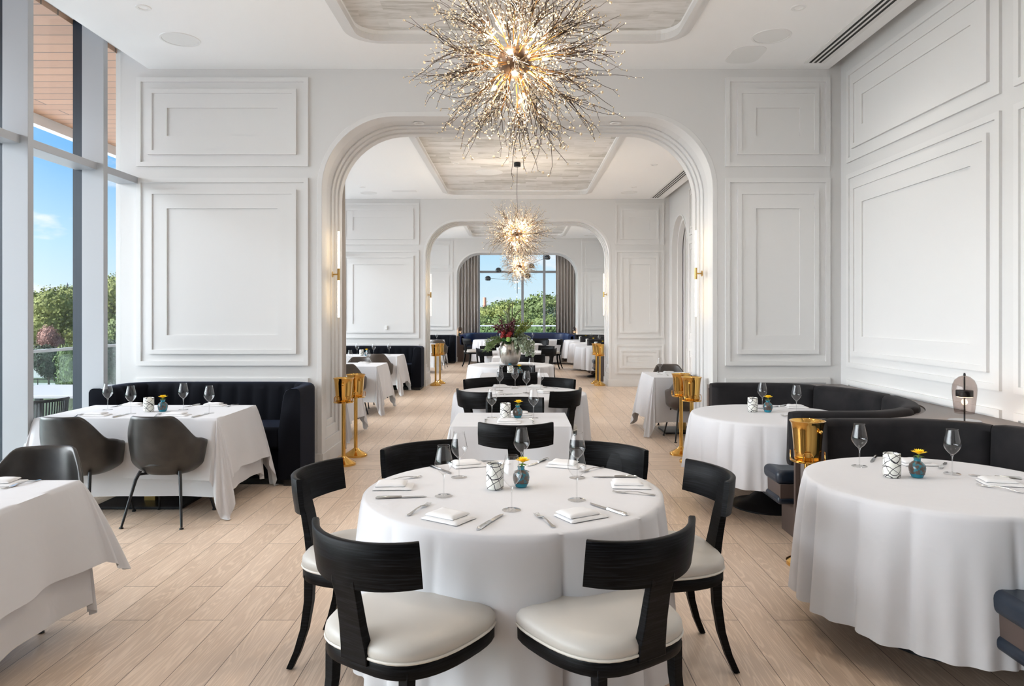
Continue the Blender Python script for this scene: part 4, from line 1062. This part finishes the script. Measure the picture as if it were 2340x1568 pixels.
# T2
put(glassP, 'empty wine glass on the left of '+T2, 1124, 955); put(glassP, 'empty wine glass on the right of '+T2, 1219, 956)
put(votP, 'drizzled glass candle holder on '+T2, 1155, 956, 60); deco(T2, 1183, 955, 30)
put(napP, 'folded white napkin at the near side of '+T2, 1164, 965, 0); put(napP, 'folded white napkin at the far side of '+T2, 1190, 947.5, 0)
cut(forkP, 'steel fork at the near side of '+T2, (1109, 969), (1111, 957)); cut(knifeP, 'steel knife at the near side of '+T2, (1220, 969), (1216, 959))
# T3
for px, py, wh in ((1142, 893, 'far left'), (1177, 887, 'second from left'), (1203, 898, 'third from left'), (1235.5, 891, 'far right')): put(glassP, 'empty wine glass, %s, on %s' % (wh, T3), px, py)
for px, py, dg, wh in ((1146, 884.5, 15, 'back left'), (1132, 900, -30, 'front left'), (1226, 885, -15, 'back right'), (1250, 897, 30, 'front right')): put(napP, 'folded napkin, %s, on %s' % (wh, T3), px, py, dg)
cut(knifeP, 'steel knife, front left, on '+T3, (1153, 903), (1190, 900)); cut(knifeP, 'steel knife, back, on '+T3, (1188, 884), (1214, 882)); cut(forkP, 'steel fork, front, on '+T3, (1212, 903), (1196, 896)); cut(forkP, 'steel fork, back right, on '+T3, (1270, 888), (1248, 886))
# T4, T5
put(glassP, 'empty wine glass on the left of '+T4, 1147, 857); put(glassP, 'empty wine glass on the right of '+T4, 1214, 857); put(votP, 'drizzled glass candle holder on '+T4, 1166, 857); deco(T4, 1188, 857, 200); put(napP, 'folded white napkin on '+T4, 1178, 862, 0)
deco(T5, 1165.5, 834, 90)
put(glassP, 'empty wine glass on '+T7, 1204, 801); put(glassP, 'empty wine glass on '+T9, 1204, 784)
# L1
for px, py, wh in ((246, 937, 'far left'), (299, 946, 'second from left'), (419, 937, 'third from left'), (478, 945, 'far right')): put(glassP, 'empty wine glass, %s, on %s' % (wh, L1), px, py)
put(votP, 'drizzled glass candle holder on '+L1, 340, 941, 120); deco(L1, 372, 941, -60)
for px, py, wh in ((222, 950, 'front left'), (306, 927.5, 'back left'), (405, 950, 'front right'), (490, 927.5, 'back right')): put(napP, 'folded napkin, %s, on %s' % (wh, L1), px, py, 3)
for a, b, wh in (((258, 955), (296, 946), 'front left'), ((439, 955), (476, 946), 'front right'), ((284, 925.5), (258, 931), 'back left'), ((452, 925.5), (424, 931), 'back right')): cut(knifeP, 'steel knife, %s, on %s' % (wh, L1), a, b)
for a, b, wh in (((166, 956), (193, 945), 'front left'), ((352, 954), (368, 945), 'front right'), ((540, 925.5), (520, 930), 'back right')): cut(forkP, 'steel fork, %s, on %s' % (wh, L1), a, b)
# L2
put(napP, 'folded napkin on the far edge of '+L2, 2, 1107, 8); cut(forkP, 'steel fork on the far edge of '+L2, (80, 1101), (17, 1116))
# R1, R2
put(glassP, 'empty wine glass on the left of '+R1, 1742, 934); put(glassP, 'empty wine glass on the right of '+R1, 1820, 943)
put(votP, 'drizzled glass candle holder on '+R1, 1720, 941, 200); deco(R1, 1754.5, 942, 45); put(napP, 'folded napkin on '+R1, 1822, 932, -8)
cut(knifeP, 'steel knife on '+R1, (1793, 927), (1768, 931)); cut(forkP, 'steel fork on '+R1, (1812, 957), (1788, 950))
put(glassP, 'empty wine glass on the left of '+R2, 1964, 1066); put(glassP, 'empty wine glass on the right of '+R2, 2176, 1083)
put(votP, 'drizzled glass candle holder on '+R2, 2038, 1090, 250); deco(R2, 2096, 1091, -30)
put(napP, 'folded napkin on the far side of '+R2, 2093, 1060, 0); put(napP, 'folded napkin on the right side of '+R2, 2289, 1106, -12)
cut(knifeP, 'steel knife on the left of '+R2, (2001, 1043), (1992, 1056)); cut(forkP, 'steel fork by the right glass of '+R2, (2160, 1060), (2149, 1071))
cut(knifeP, 'steel knife on the right of '+R2, (2330, 1095), (2216, 1087)); cut(forkP, 'steel fork on the right of '+R2, (2330, 1126), (2240, 1110))
# middle room left
for px, py, wh in ((816, 810, 'left'), (854, 811, 'middle'), (889, 810, 'right')): put(glassP, 'empty wine glass, %s of three, on %s' % (wh, LA), px, py)
put(votP, 'drizzled glass candle holder on '+LA, 826, 813); deco(LA, 837, 813.5, 60); put(napP, 'folded napkin on '+LA, 880, 812)
put(glassP, 'empty wine glass on the left of '+LB, 800, 832); put(glassP, 'empty wine glass on the right of '+LB, 841, 832); put(napP, 'folded napkin on '+LB, 831, 830.5)
put(glassP, 'empty wine glass on '+RB, 1508, 856); put(napP, 'folded napkin on '+RB, 1531, 853, 0); cut(forkP, 'steel fork on '+RB, (1528, 861), (1523, 855)); cut(knifeP, 'steel knife on '+RB, (1503, 850.5), (1506, 853.5))
put(glassP, 'empty wine glass on '+LD_, 998, 778.5)
for yy, nm in ((17.95, 'nearest'), (20.2, 'middle'), (22.4, 'farthest')):
    tn = 'the %s right table in the back room' % nm
    votP('drizzled glass candle holder on '+tn, (2.07-.08, yy, CZ)); vasP('teal and brown bud vase on '+tn, (2.17, yy+.1, CZ)); floP('yellow sunflower in the bud vase on '+tn, (2.17, yy+.1, CZ-.006)); glassP('empty wine glass on '+tn, (2.32, yy-.1, CZ))
glassP('empty wine glass on the right round table at the blue window booth', (.85-.35, 22.7, CZ)); glassP('empty wine glass on the left round table at the blue window booth', (-.55, 22.7, CZ))
# ------------------------------------------------------------------ silver urn with flowers
u = MB().lathe([(.10, 0), (.115, .008), (.15, .06), (.172, .15), (.176, .24), (.165, .31), (.13, .36), (.095, .378), (.10, .392), (.105, .398), (.095, .396), (.085, .37)], 40, cap0=True).build('silver_urn', M['urn'], angle=60)
u.location = (-.115, 11.55, CZ); tag(u, 'large hammered silver urn holding the flowers', 'urn')
fl = thing('flower_arrangement', 'tall mixed bouquet of burgundy foliage, proteas and eucalyptus in the silver urn', 'flowers', (-.115, 11.55, CZ+.36))
rnd = random.Random(5)
def leafcard(mb, p, d, ln, w_, nrm=None):
    d = d.normalized(); s = d.cross(nrm if nrm else Vector((rnd.gauss(0, 1), rnd.gauss(0, 1), rnd.gauss(0, 1)))); s = s.normalized() if s.length > 1e-6 else Vector((1, 0, 0)); c = d.cross(s)*w_*.35
    mb.add([p, p+d*ln*.35+s*w_+c, p+d*ln*.75+s*w_*.7+c*.8, p+d*ln, p+d*ln*.75-s*w_*.7+c*.8, p+d*ln*.35-s*w_+c], [(0, 1, 2, 3), (0, 3, 4, 5)])
def spray(nm, m, n, mean, spread, L, leaves, lw, ll, round_=False, curl=.25, stemw=.003, stemm=None):
    st, lf = MB(), MB()
    for k in range(n):
        d = (Vector(mean)+Vector((rnd.gauss(0, spread), rnd.gauss(0, spread), rnd.gauss(0, spread*.6)))).normalized(); p = Vector((d.x*.05, d.y*.05, 0)); pts = [p.copy()]; LL = L*rnd.uniform(.65, 1.05)
        for i in range(9):
            d = (d+Vector((rnd.gauss(0, .06), rnd.gauss(0, .06), -curl*.12*(i/4)))).normalized(); p = p+d*LL/9; pts.append(p.copy())
            if i >= 2:
                for q in range(leaves):
                    ld_ = (d*.6+Vector((rnd.gauss(0, .7), rnd.gauss(0, .7), rnd.gauss(0, .5)))).normalized(); leafcard(lf, p-d*rnd.random()*LL/9, ld_, ll*rnd.uniform(.7, 1.2), lw*rnd.uniform(.8, 1.2))
        st.tube(pts, stemw, 4)
    o = lf.build(nm, m, fl, smooth=False) if lf.v else None
    st.build(nm+'_stems', stemm or M['green'], fl)
spray('burgundy_foliage', mat('burgundy_leaf', (.10, .014, .03), .5), 17, (-.25, -.1, 1), .26, .42, 6, .011, .055)
spray('eucalyptus', mat('eucalyptus_leaf', (.33, .39, .29), .6), 26, (.95, -.4, .36), .38, .47, 5, .021, .044, curl=2.2)
spray('olive_foliage', mat('olive_leaf', (.20, .24, .05), .6), 14, (.6, 0, .95), .22, .46, 6, .012, .035)
spray('fine_fern', mat('fern_green', (.19, .25, .10), .6), 13, (-1.1, -.2, .42), .22, .46, 8, .004, .06, curl=1.9)
spray('curling_stems', M['green'], 11, (-.06, 0, 1), .16, .68, 0, .01, .01, curl=1.2, stemw=.010, stemm=mat('curly_stem', (.07, .085, .025), .6))
for i, (x, y, z) in enumerate(((-.11, -.12, .17), (-.12, -.13, .09), (-.03, -.15, .10), (-.005, -.14, .14))):
    mb = MB().sphere((x, y, z), .034, 14, 8, 1.1)
    for k in range(30): a, b = rnd.uniform(0, 6.28), rnd.uniform(-.4, 1.3); d = Vector((cos(a)*cos(b), sin(a)*cos(b), sin(b))); leafcard(mb, Vector((x, y, z))+d*.024, d+Vector((0, 0, .6)), .028, .008)
    mb.build('protea', mat('protea_red', (.36, .03, .03), .6) if i == 0 else bpy.data.materials['protea_red'], fl, smooth=False)
mb = MB()
for k in range(22): a = rnd.uniform(0, 6.28); leafcard(mb, Vector((-.06, -.10, .02)), Vector((cos(a), sin(a)-.4, .5+.4*rnd.random())), .13, .035)
mb.build('broad_leaves', mat('broad_green_leaf', (.03, .14, .03), .45), fl, smooth=False)
MB().sphere((-.03, -.17, .055), .038, 14, 8, 1.1).build('green_bud', mat('lime_bud', (.35, .55, .14), .5), fl)
# ------------------------------------------------------------------ blue booth and window room
o = thing('window_booth', 'blue leather U-shaped booth with brown panels below the far window', 'booth', (0, 24.8, 0))
def ub(prof, nm, m, hw=1.85, y0=-1.25, yb=1.15, r=.6):
    p = [(-hw, y0), (-hw, yb-r)]+[(-hw+r-r*cos(t), yb-r+r*sin(t)) for t in [pi/2*i/8 for i in range(9)]]+[(hw-r+r*sin(t), yb-r+r*cos(t)) for t in [pi/2*i/8 for i in range(9)]]+[(hw, yb-r), (hw, y0)]
    return MB().sweep(p, prof).build(nm, m, o, angle=50)
ub([(a, z) for a, z in pillow_prof(.56, .905, -.06, .16, .06, 5)], 'back_roll', M['blueleather']); ub(pillow_prof(.36, .50, .06, .56, .05, 4), 'seat_roll', M['navyleather'])
ub([(.0, 0), (.40, 0), (.40, .36), (.12, .36), (.08, .84), (0, .84)], 'base_panel', M['brownpanel'], 1.86)
for s in (-1, 1): MB().box(min(s*1.80, s*2.0), max(s*1.80, s*2.0), -1.24, -1.16, 0, .85).build('end_panel', M['brownpanel'], o, smooth=False)
lg = MB().box(-1.99, 1.99, 25.97, 26.28, 0, .80).box(-1.99, -1.87, 23.6, 25.97, 0, .845).box(1.87, 1.99, 23.6, 25.97, 0, .845).build('ledge_cabinet', M['brownpanel'], smooth=False); tag(lg, 'brown ledge round the blue window booth, below the far window', 'ledge')
lampP('dark dome table lamp left of the blue window booth', (-1.93, 24.0, .845)); lampP('dark dome table lamp right of the blue window booth', (1.93, 24.0, .845))
for s, nm in ((-1, 'left'), (1, 'right')):
    vasP('teal bud vase on the ledge %s of the blue window booth' % nm, (s*1.94, 23.75, .845)); floP('yellow sunflower in the bud vase %s of the blue window booth' % nm, (s*1.94, 23.75, .839))
def curtain(label, x0, x1, y, z0, z1, m=M['curtain'], amp=.05, n=None, nm='curtain'):
    w_ = x1-x0; n = n or int(w_/.11); N_ = n*10; rs = []
    for z in (z0, (z0+z1)/2, z1-.08, z1):
        k = 1 if z < z1-.01 else .5
        rs.append([(x0+w_*i/N_+.012*sin(i*1.7+z), y+amp*k*sin(2*pi*i/10)+.012*sin(i*.7+z*2), z) for i in range(N_+1)])
    o = MB().rings(rs, closed=False).build(nm, m, solid=.006, angle=180); o.location = (0, 0, 0); return tag(o, label, 'curtain')
curtain('floor length taupe curtain at the left of the far window', -2.45, -1.42, 26.05, .03, 4.05)
curtain('floor length taupe curtain at the right of the far window', 1.42, 2.45, 26.05, .03, 4.05)
c = curtain('narrow taupe curtain stacked behind the left jamb of the first arch', -2.45, -2.012, 8.30, .0, 3.6, amp=.04)
# globe pendant
o = thing('dome_pendant', 'mobile-like pendant with five grey dome shades on thin arms', 'pendant light', (0, 24.8, 2.7))
K5 = 24.8/F; dm = []
for px, py in ((1115, 637), (1139, 618), (1206, 631), (1215, 609), (1251, 589)):
    x, z = (px-CX)*K5, EYE+(CY-py)*K5-2.7
    a = MB().lathe([(.080, -.062), (.098, -.03), (.102, .0), (.096, .04), (.072, .075), (.04, .094), (.001, .1)], 24, (x, 0, z)).build('dome_shade', mat('grey_chrome', (.10, .11, .12), .2, .8) if not dm else bpy.data.materials['grey_chrome'], o); dm.append(a)
    MB().sphere((x, 0, z+.02), .03, 10, 8).build('bulb', M['white'], a)
    MB().tube([(0, 0, z*.5), (x, 0, z+.02)], .006, 6).build('arm', M['blackmetal'], o)
MB().tube([(0, 0, -.4), (0, 0, 1.39)], .01, 8).build('rod', M['blackmetal'], o); MB().lathe([(.07, 1.36), (.07, 1.39)], 20, cap0=True).build('canopy', M['blackmetal'], o)
# ------------------------------------------------------------------ terrace furniture
o = thing('rope_chair', 'black woven rope chair on the terrace outside the left window', 'chair', (-4.62, 6.75, 0)); o.location.z = -.03
n = 40
for nm, z, r_ in (('top_hoop', .80, .30), ('seat_hoop', .42, .27)):
    MB().tube([(r_*cos(R(160+220*i/n)) , r_*sin(R(160+220*i/n)), z) for i in range(n+1)], .014, 8).build(nm, M['woven'], o)
mb = MB()
for i in range(46): t = R(160+220*i/45); mb.tube([(.30*cos(t), .30*sin(t), .80), (.27*cos(t), .27*sin(t), .42)], .007, 5)
mb.build('rope_back', M['woven'], o); MB().lathe([(.27, .40), (.28, .43), (.001, .45)], 24).build('seat', M['woven'], o)
for a in (45, 135, 225, 315): MB().tube([(.2*cos(R(a)), .2*sin(R(a)), .41), (.25*cos(R(a)), .25*sin(R(a)), 0)], .012, 6).build('leg', M['woven'], o)
o = thing('terrace_table', 'pale stone-topped terrace table outside the left windows', 'table', (-5.05, 7.85, -.03))
MB().box(-.65, .65, -.55, .6, .74, .77).build('tabletop', mat('pale_stone', (.36, .37, .40), .4), o, smooth=False, bevel=.006)
for sx in (-1, 1):
    for sy in (-1, 1): MB().box(sx*.55-.03, sx*.55+.03, sy*.45-.03, sy*.45+.03, 0, .74).build('leg', M['woven'], o, smooth=False)
# ------------------------------------------------------------------ outdoors
GZ = -6.0
gm = vary(mat('mown_grass', rough=.9), (.04, .065, .02), (.065, .085, .033), .15, 6)
g_ = struct(MB().box(-900, 900, -200, 1200, GZ-.3, GZ).build('ground', gm, smooth=False))
rm = mat('pale_road', (.38, .37, .36), .9)
struct(MB().add([(-110, 72, GZ+.05), (-20, 68, GZ+.05), (-20, 76, GZ+.05), (-110, 80, GZ+.05)], [(0, 1, 2, 3)]).build('road', rm, smooth=False))
struct(MB().add([(-140, 84, GZ+.03), (-20, 84, GZ+.03), (-20, 98, GZ+.03), (-140, 98, GZ+.03)], [(0, 1, 2, 3)]).build('road', rm, smooth=False))
struct(MB().box(-110, -7.2, -120, 46, GZ, GZ+.04).build('bounce_ground', mat('bounce_pale', (.82, .82, .81), .9), smooth=False))  # unseen pale ground added to bounce daylight up to the ceiling
def hill(x0, x1, y, h, sd, col):
    mb = MB(); n = 60; m_ = 10; rs = []
    for j in range(m_+1):
        v = j/m_; rs.append([(x0+(x1-x0)*i/n, y+v*120, GZ+sin(pi*v*.5)*h*(.55+.45*noise.noise(Vector((i*.13+sd, sd, 0)))+.12*noise.noise(Vector((i*.7, v*6, sd))))) for i in range(n+1)])
    o = mb.rings(rs, closed=False).build('hills', vary(mat('wooded_hill', rough=1), col, tuple(c*.6 for c in col), .06, 8), angle=180); return struct(o)
hill(-330, 330, 420, 19, 1.3, (.09, .14, .115)); hill(-420, 200, 330, 17, 5.1, (.06, .10, .04))
LEAF = {}
def tree_proto(kind, hgt, wid, col, col2, trunk_h=.25, n=9500, ls=.30, seed=1, core=.80):
    rnd = random.Random(seed); m1 = LEAF.setdefault(kind, vary(mat('leaf_'+kind, rough=.75), col, col2, .35, 5))
    lobes = []
    for k in range(11):
        a = 2.4*k; rr = wid*.5*(.15+.42*rnd.random()); z = hgt*(trunk_h+.22+(.62-.62*trunk_h)*rnd.random())
        lobes.append((Vector((rr*cos(a), rr*sin(a), z)), wid*rnd.uniform(.19, .30)))
    mb = MB()
    for c, r_ in lobes:
        k = len(mb.v); mb.sphere(tuple(c), r_*core, 30, 18, .85)
        for i in range(k, len(mb.v)):
            p = Vector(mb.v[i]); d = (p-c); p = c+d*(1+.22*noise.noise(p*1.3/r_+Vector((seed, 0, 0)))+.16*noise.noise(p*5/r_+Vector((0, seed, 0)))); mb.v[i] = tuple(p)
    for i in range(n):
        c, r_ = rnd.choice(lobes); d = Vector((rnd.gauss(0, 1), rnd.gauss(0, 1), rnd.gauss(0, .9))).normalized(); p = c+Vector((d.x, d.y, d.z*.85))*r_*(core+rnd.gauss(.15, .14))
        a = d.orthogonal().normalized(); a = (a+Vector((rnd.gauss(0, .6), rnd.gauss(0, .6), rnd.gauss(0, .6)))).normalized(); b = a.cross(d+Vector((rnd.gauss(0, .5), rnd.gauss(0, .5), rnd.gauss(0, .5)))).normalized(); s = ls*rnd.uniform(.5, 1.2)
        mb.add([p-a*s*.5, p+b*s*.35, p+a*s*.5, p-b*s*.35], [(0, 1, 2, 3)])
    def fn():
        o = thing('tree', '', 'tree')
        mb.build('foliage', m1, o, smooth=False)
        MB().tube([(0, 0, 0), (.05*wid*.2, 0, hgt*trunk_h), (0, 0, hgt*.7)], [wid*.035, wid*.025, wid*.01], 8).build('trunk', bark, o)
        return o
    return Proto(fn)
bark = mat('bark', (.10, .075, .055), .9)
TG = tree_proto('olive_green', 11, 11, (.125, .15, .032), (.22, .24, .06), seed=1, ls=.46)
TD = tree_proto('dark_green', 7, 6, (.018, .036, .016), (.036, .06, .028), seed=2, ls=.34)
TB = tree_proto('bright_green', 9, 8, (.065, .10, .026), (.14, .18, .05), seed=3, ls=.42)
TP = tree_proto('pink', 6, 5, (.24, .12, .10), (.32, .18, .14), seed=4, ls=.26)
def tree(P_, label, px, pytop, y, hgt, sc_w=1, g=None):
    """stands on the ground at distance y; scaled so that its top reaches its real height"""
    x = (px-CX)*y/F; top = EYE+(CY-pytop)*y/F; s = (top-GZ)/hgt
    o = P_(label, (x, y, GZ), px*.7, g); o.scale = (s*sc_w, s*sc_w, s)
GL = 'trees seen through the left windows'; GF = 'trees seen through the far window'
tree(TG, 'large round olive green tree through the left window, below the spire', 132, 676, 95, 11, 1.0, GL)
tree(TB, 'leafy green tree at the left edge of the left window view', 84, 684, 110, 9, 1.0, GL)
tree(TG, 'tree behind the steeple in the left window view', 178, 668, 125, 11, .9, GL)
tree(TP, 'pink blossoming tree through the left window', 124, 752, 80, 6, .62, GL)
tree(TD, 'dark conical tree on the lawn through the left window', 112, 800, 66, 7, .95, GL)
tree(TB, 'bright yellow-green tree beside the railing through the left window', 166, 808, 45, 9, .55, GL)
tree(TG, 'tall tree filling the narrow left window pane', 262, 648, 85, 11, .8, GL)
tree(TB, 'light green tree low in the narrow left window pane', 280, 742, 60, 9, .7, GL)
tree(TD, 'dark tree low in the narrow left window pane', 258, 790, 50, 7, .9, GL)
for px, pt, y, P_, h in ((1105, 706, 160, TD, 7), (1125, 712, 130, TG, 11), (1148, 700, 120, TB, 9), (1172, 704, 110, TG, 11), (1208, 700, 100, TG, 11), (1230, 690, 95, TB, 9), (1262, 700, 105, TG, 11), (1285, 712, 90, TD, 7), (1108, 735, 80, TB, 9), (1160, 738, 75, TB, 9), (1215, 730, 80, TB, 9), (1258, 738, 70, TB, 9), (1080, 715, 110, TG, 11)):
    tree(P_, 'green tree number placeholder', px, pt, y, h, 1.15, GF)
FL = ['distant dark tree at the far left of the far window', 'distant olive tree left of centre in the far window', 'bright green tree left of the flowers in the far window', 'olive tree just behind the flowers in the far window', 'olive tree right of the centre mullion in the far window', 'tallest bright tree in the right pane of the far window', 'olive tree by the right curtain of the far window', 'dark tree behind the right curtain of the far window', 'low bright tree at the left of the far window railing', 'low bright tree behind the flowers at the far railing', 'low bright tree right of centre at the far railing', 'low bright tree by the right curtain at the far railing', 'olive tree behind the left curtain of the far window']
k = 0
for o in list(COL.objects):
    if o.get('label') == 'green tree number placeholder': o['label'] = FL[k]; k += 1
# church steeple
y = 230; K = y/F; x = (154-CX)*K; zt = EYE+(CY-645)*K; zb = EYE+(CY-676)*K
o = thing('church_spire', 'pointed slate church spire rising over the trees in the left window', 'spire', (x, y, GZ))
sl = mat('slate', (.08, .08, .12), .6); h_ = zt-GZ; hb = zb-GZ
MB().lathe([(1.05, hb+.55), (.75, hb+1.6), (.30, hb+3.2), (.02, h_)], 8, cap0=True).build('spire_roof', sl, o, smooth=False)
MB().box(-.8, .8, -.8, .8, hb-.4, hb+.6).build('belfry', M['white'], o, smooth=False)
MB().lathe([(1.6, hb-1.4), (.9, hb-.3)], 4, cap0=True, cap1=True).build('lower_roof', sl, o, smooth=False)
MB().box(-1.1, 1.1, -1.1, 1.1, 0, hb-1.2).build('tower', mat('brick', (.30, .16, .12), .8), o, smooth=False)
# building and fence
o = thing('shop_building', 'low building with orange sign band beyond the parking, left window', 'building', (-118, 180, GZ)); MB().box(-14, 8, 0, 12, 0, 4.5).build('walls', mat('tan_wall', (.4, .33, .27), .8), o, smooth=False)
MB().box(-14, 8.1, -.2, 0, 2.4, 4.0).build('sign_band', mat('orange_band', (.45, .2, .08), .7), o, smooth=False)
o = thing('street_fence', 'thin dark metal fence beside the pale road, left window', 'fence', (-45, 70, GZ))
mb = MB(); [mb.box(-20+k*1.1, -20+k*1.1+.06, 0, .06, 0, 1.2) for k in range(36)]; mb.build('pickets', M['blackmetal'], o, smooth=False); MB().box(-20, 20, 0, .05, 1.1, 1.16).build('rail', M['blackmetal'], o, smooth=False)
o = thing('chimney_stack', 'red and white striped chimney on the horizon, far window', 'chimney', ((1107.5-CX)*400/F, 400, GZ)); MB().lathe([(1.2, 0), (.9, 16), (.9, 17)], 12, cap1=True).build('stack', mat('red_stack', (.55, .25, .18), .8), o)
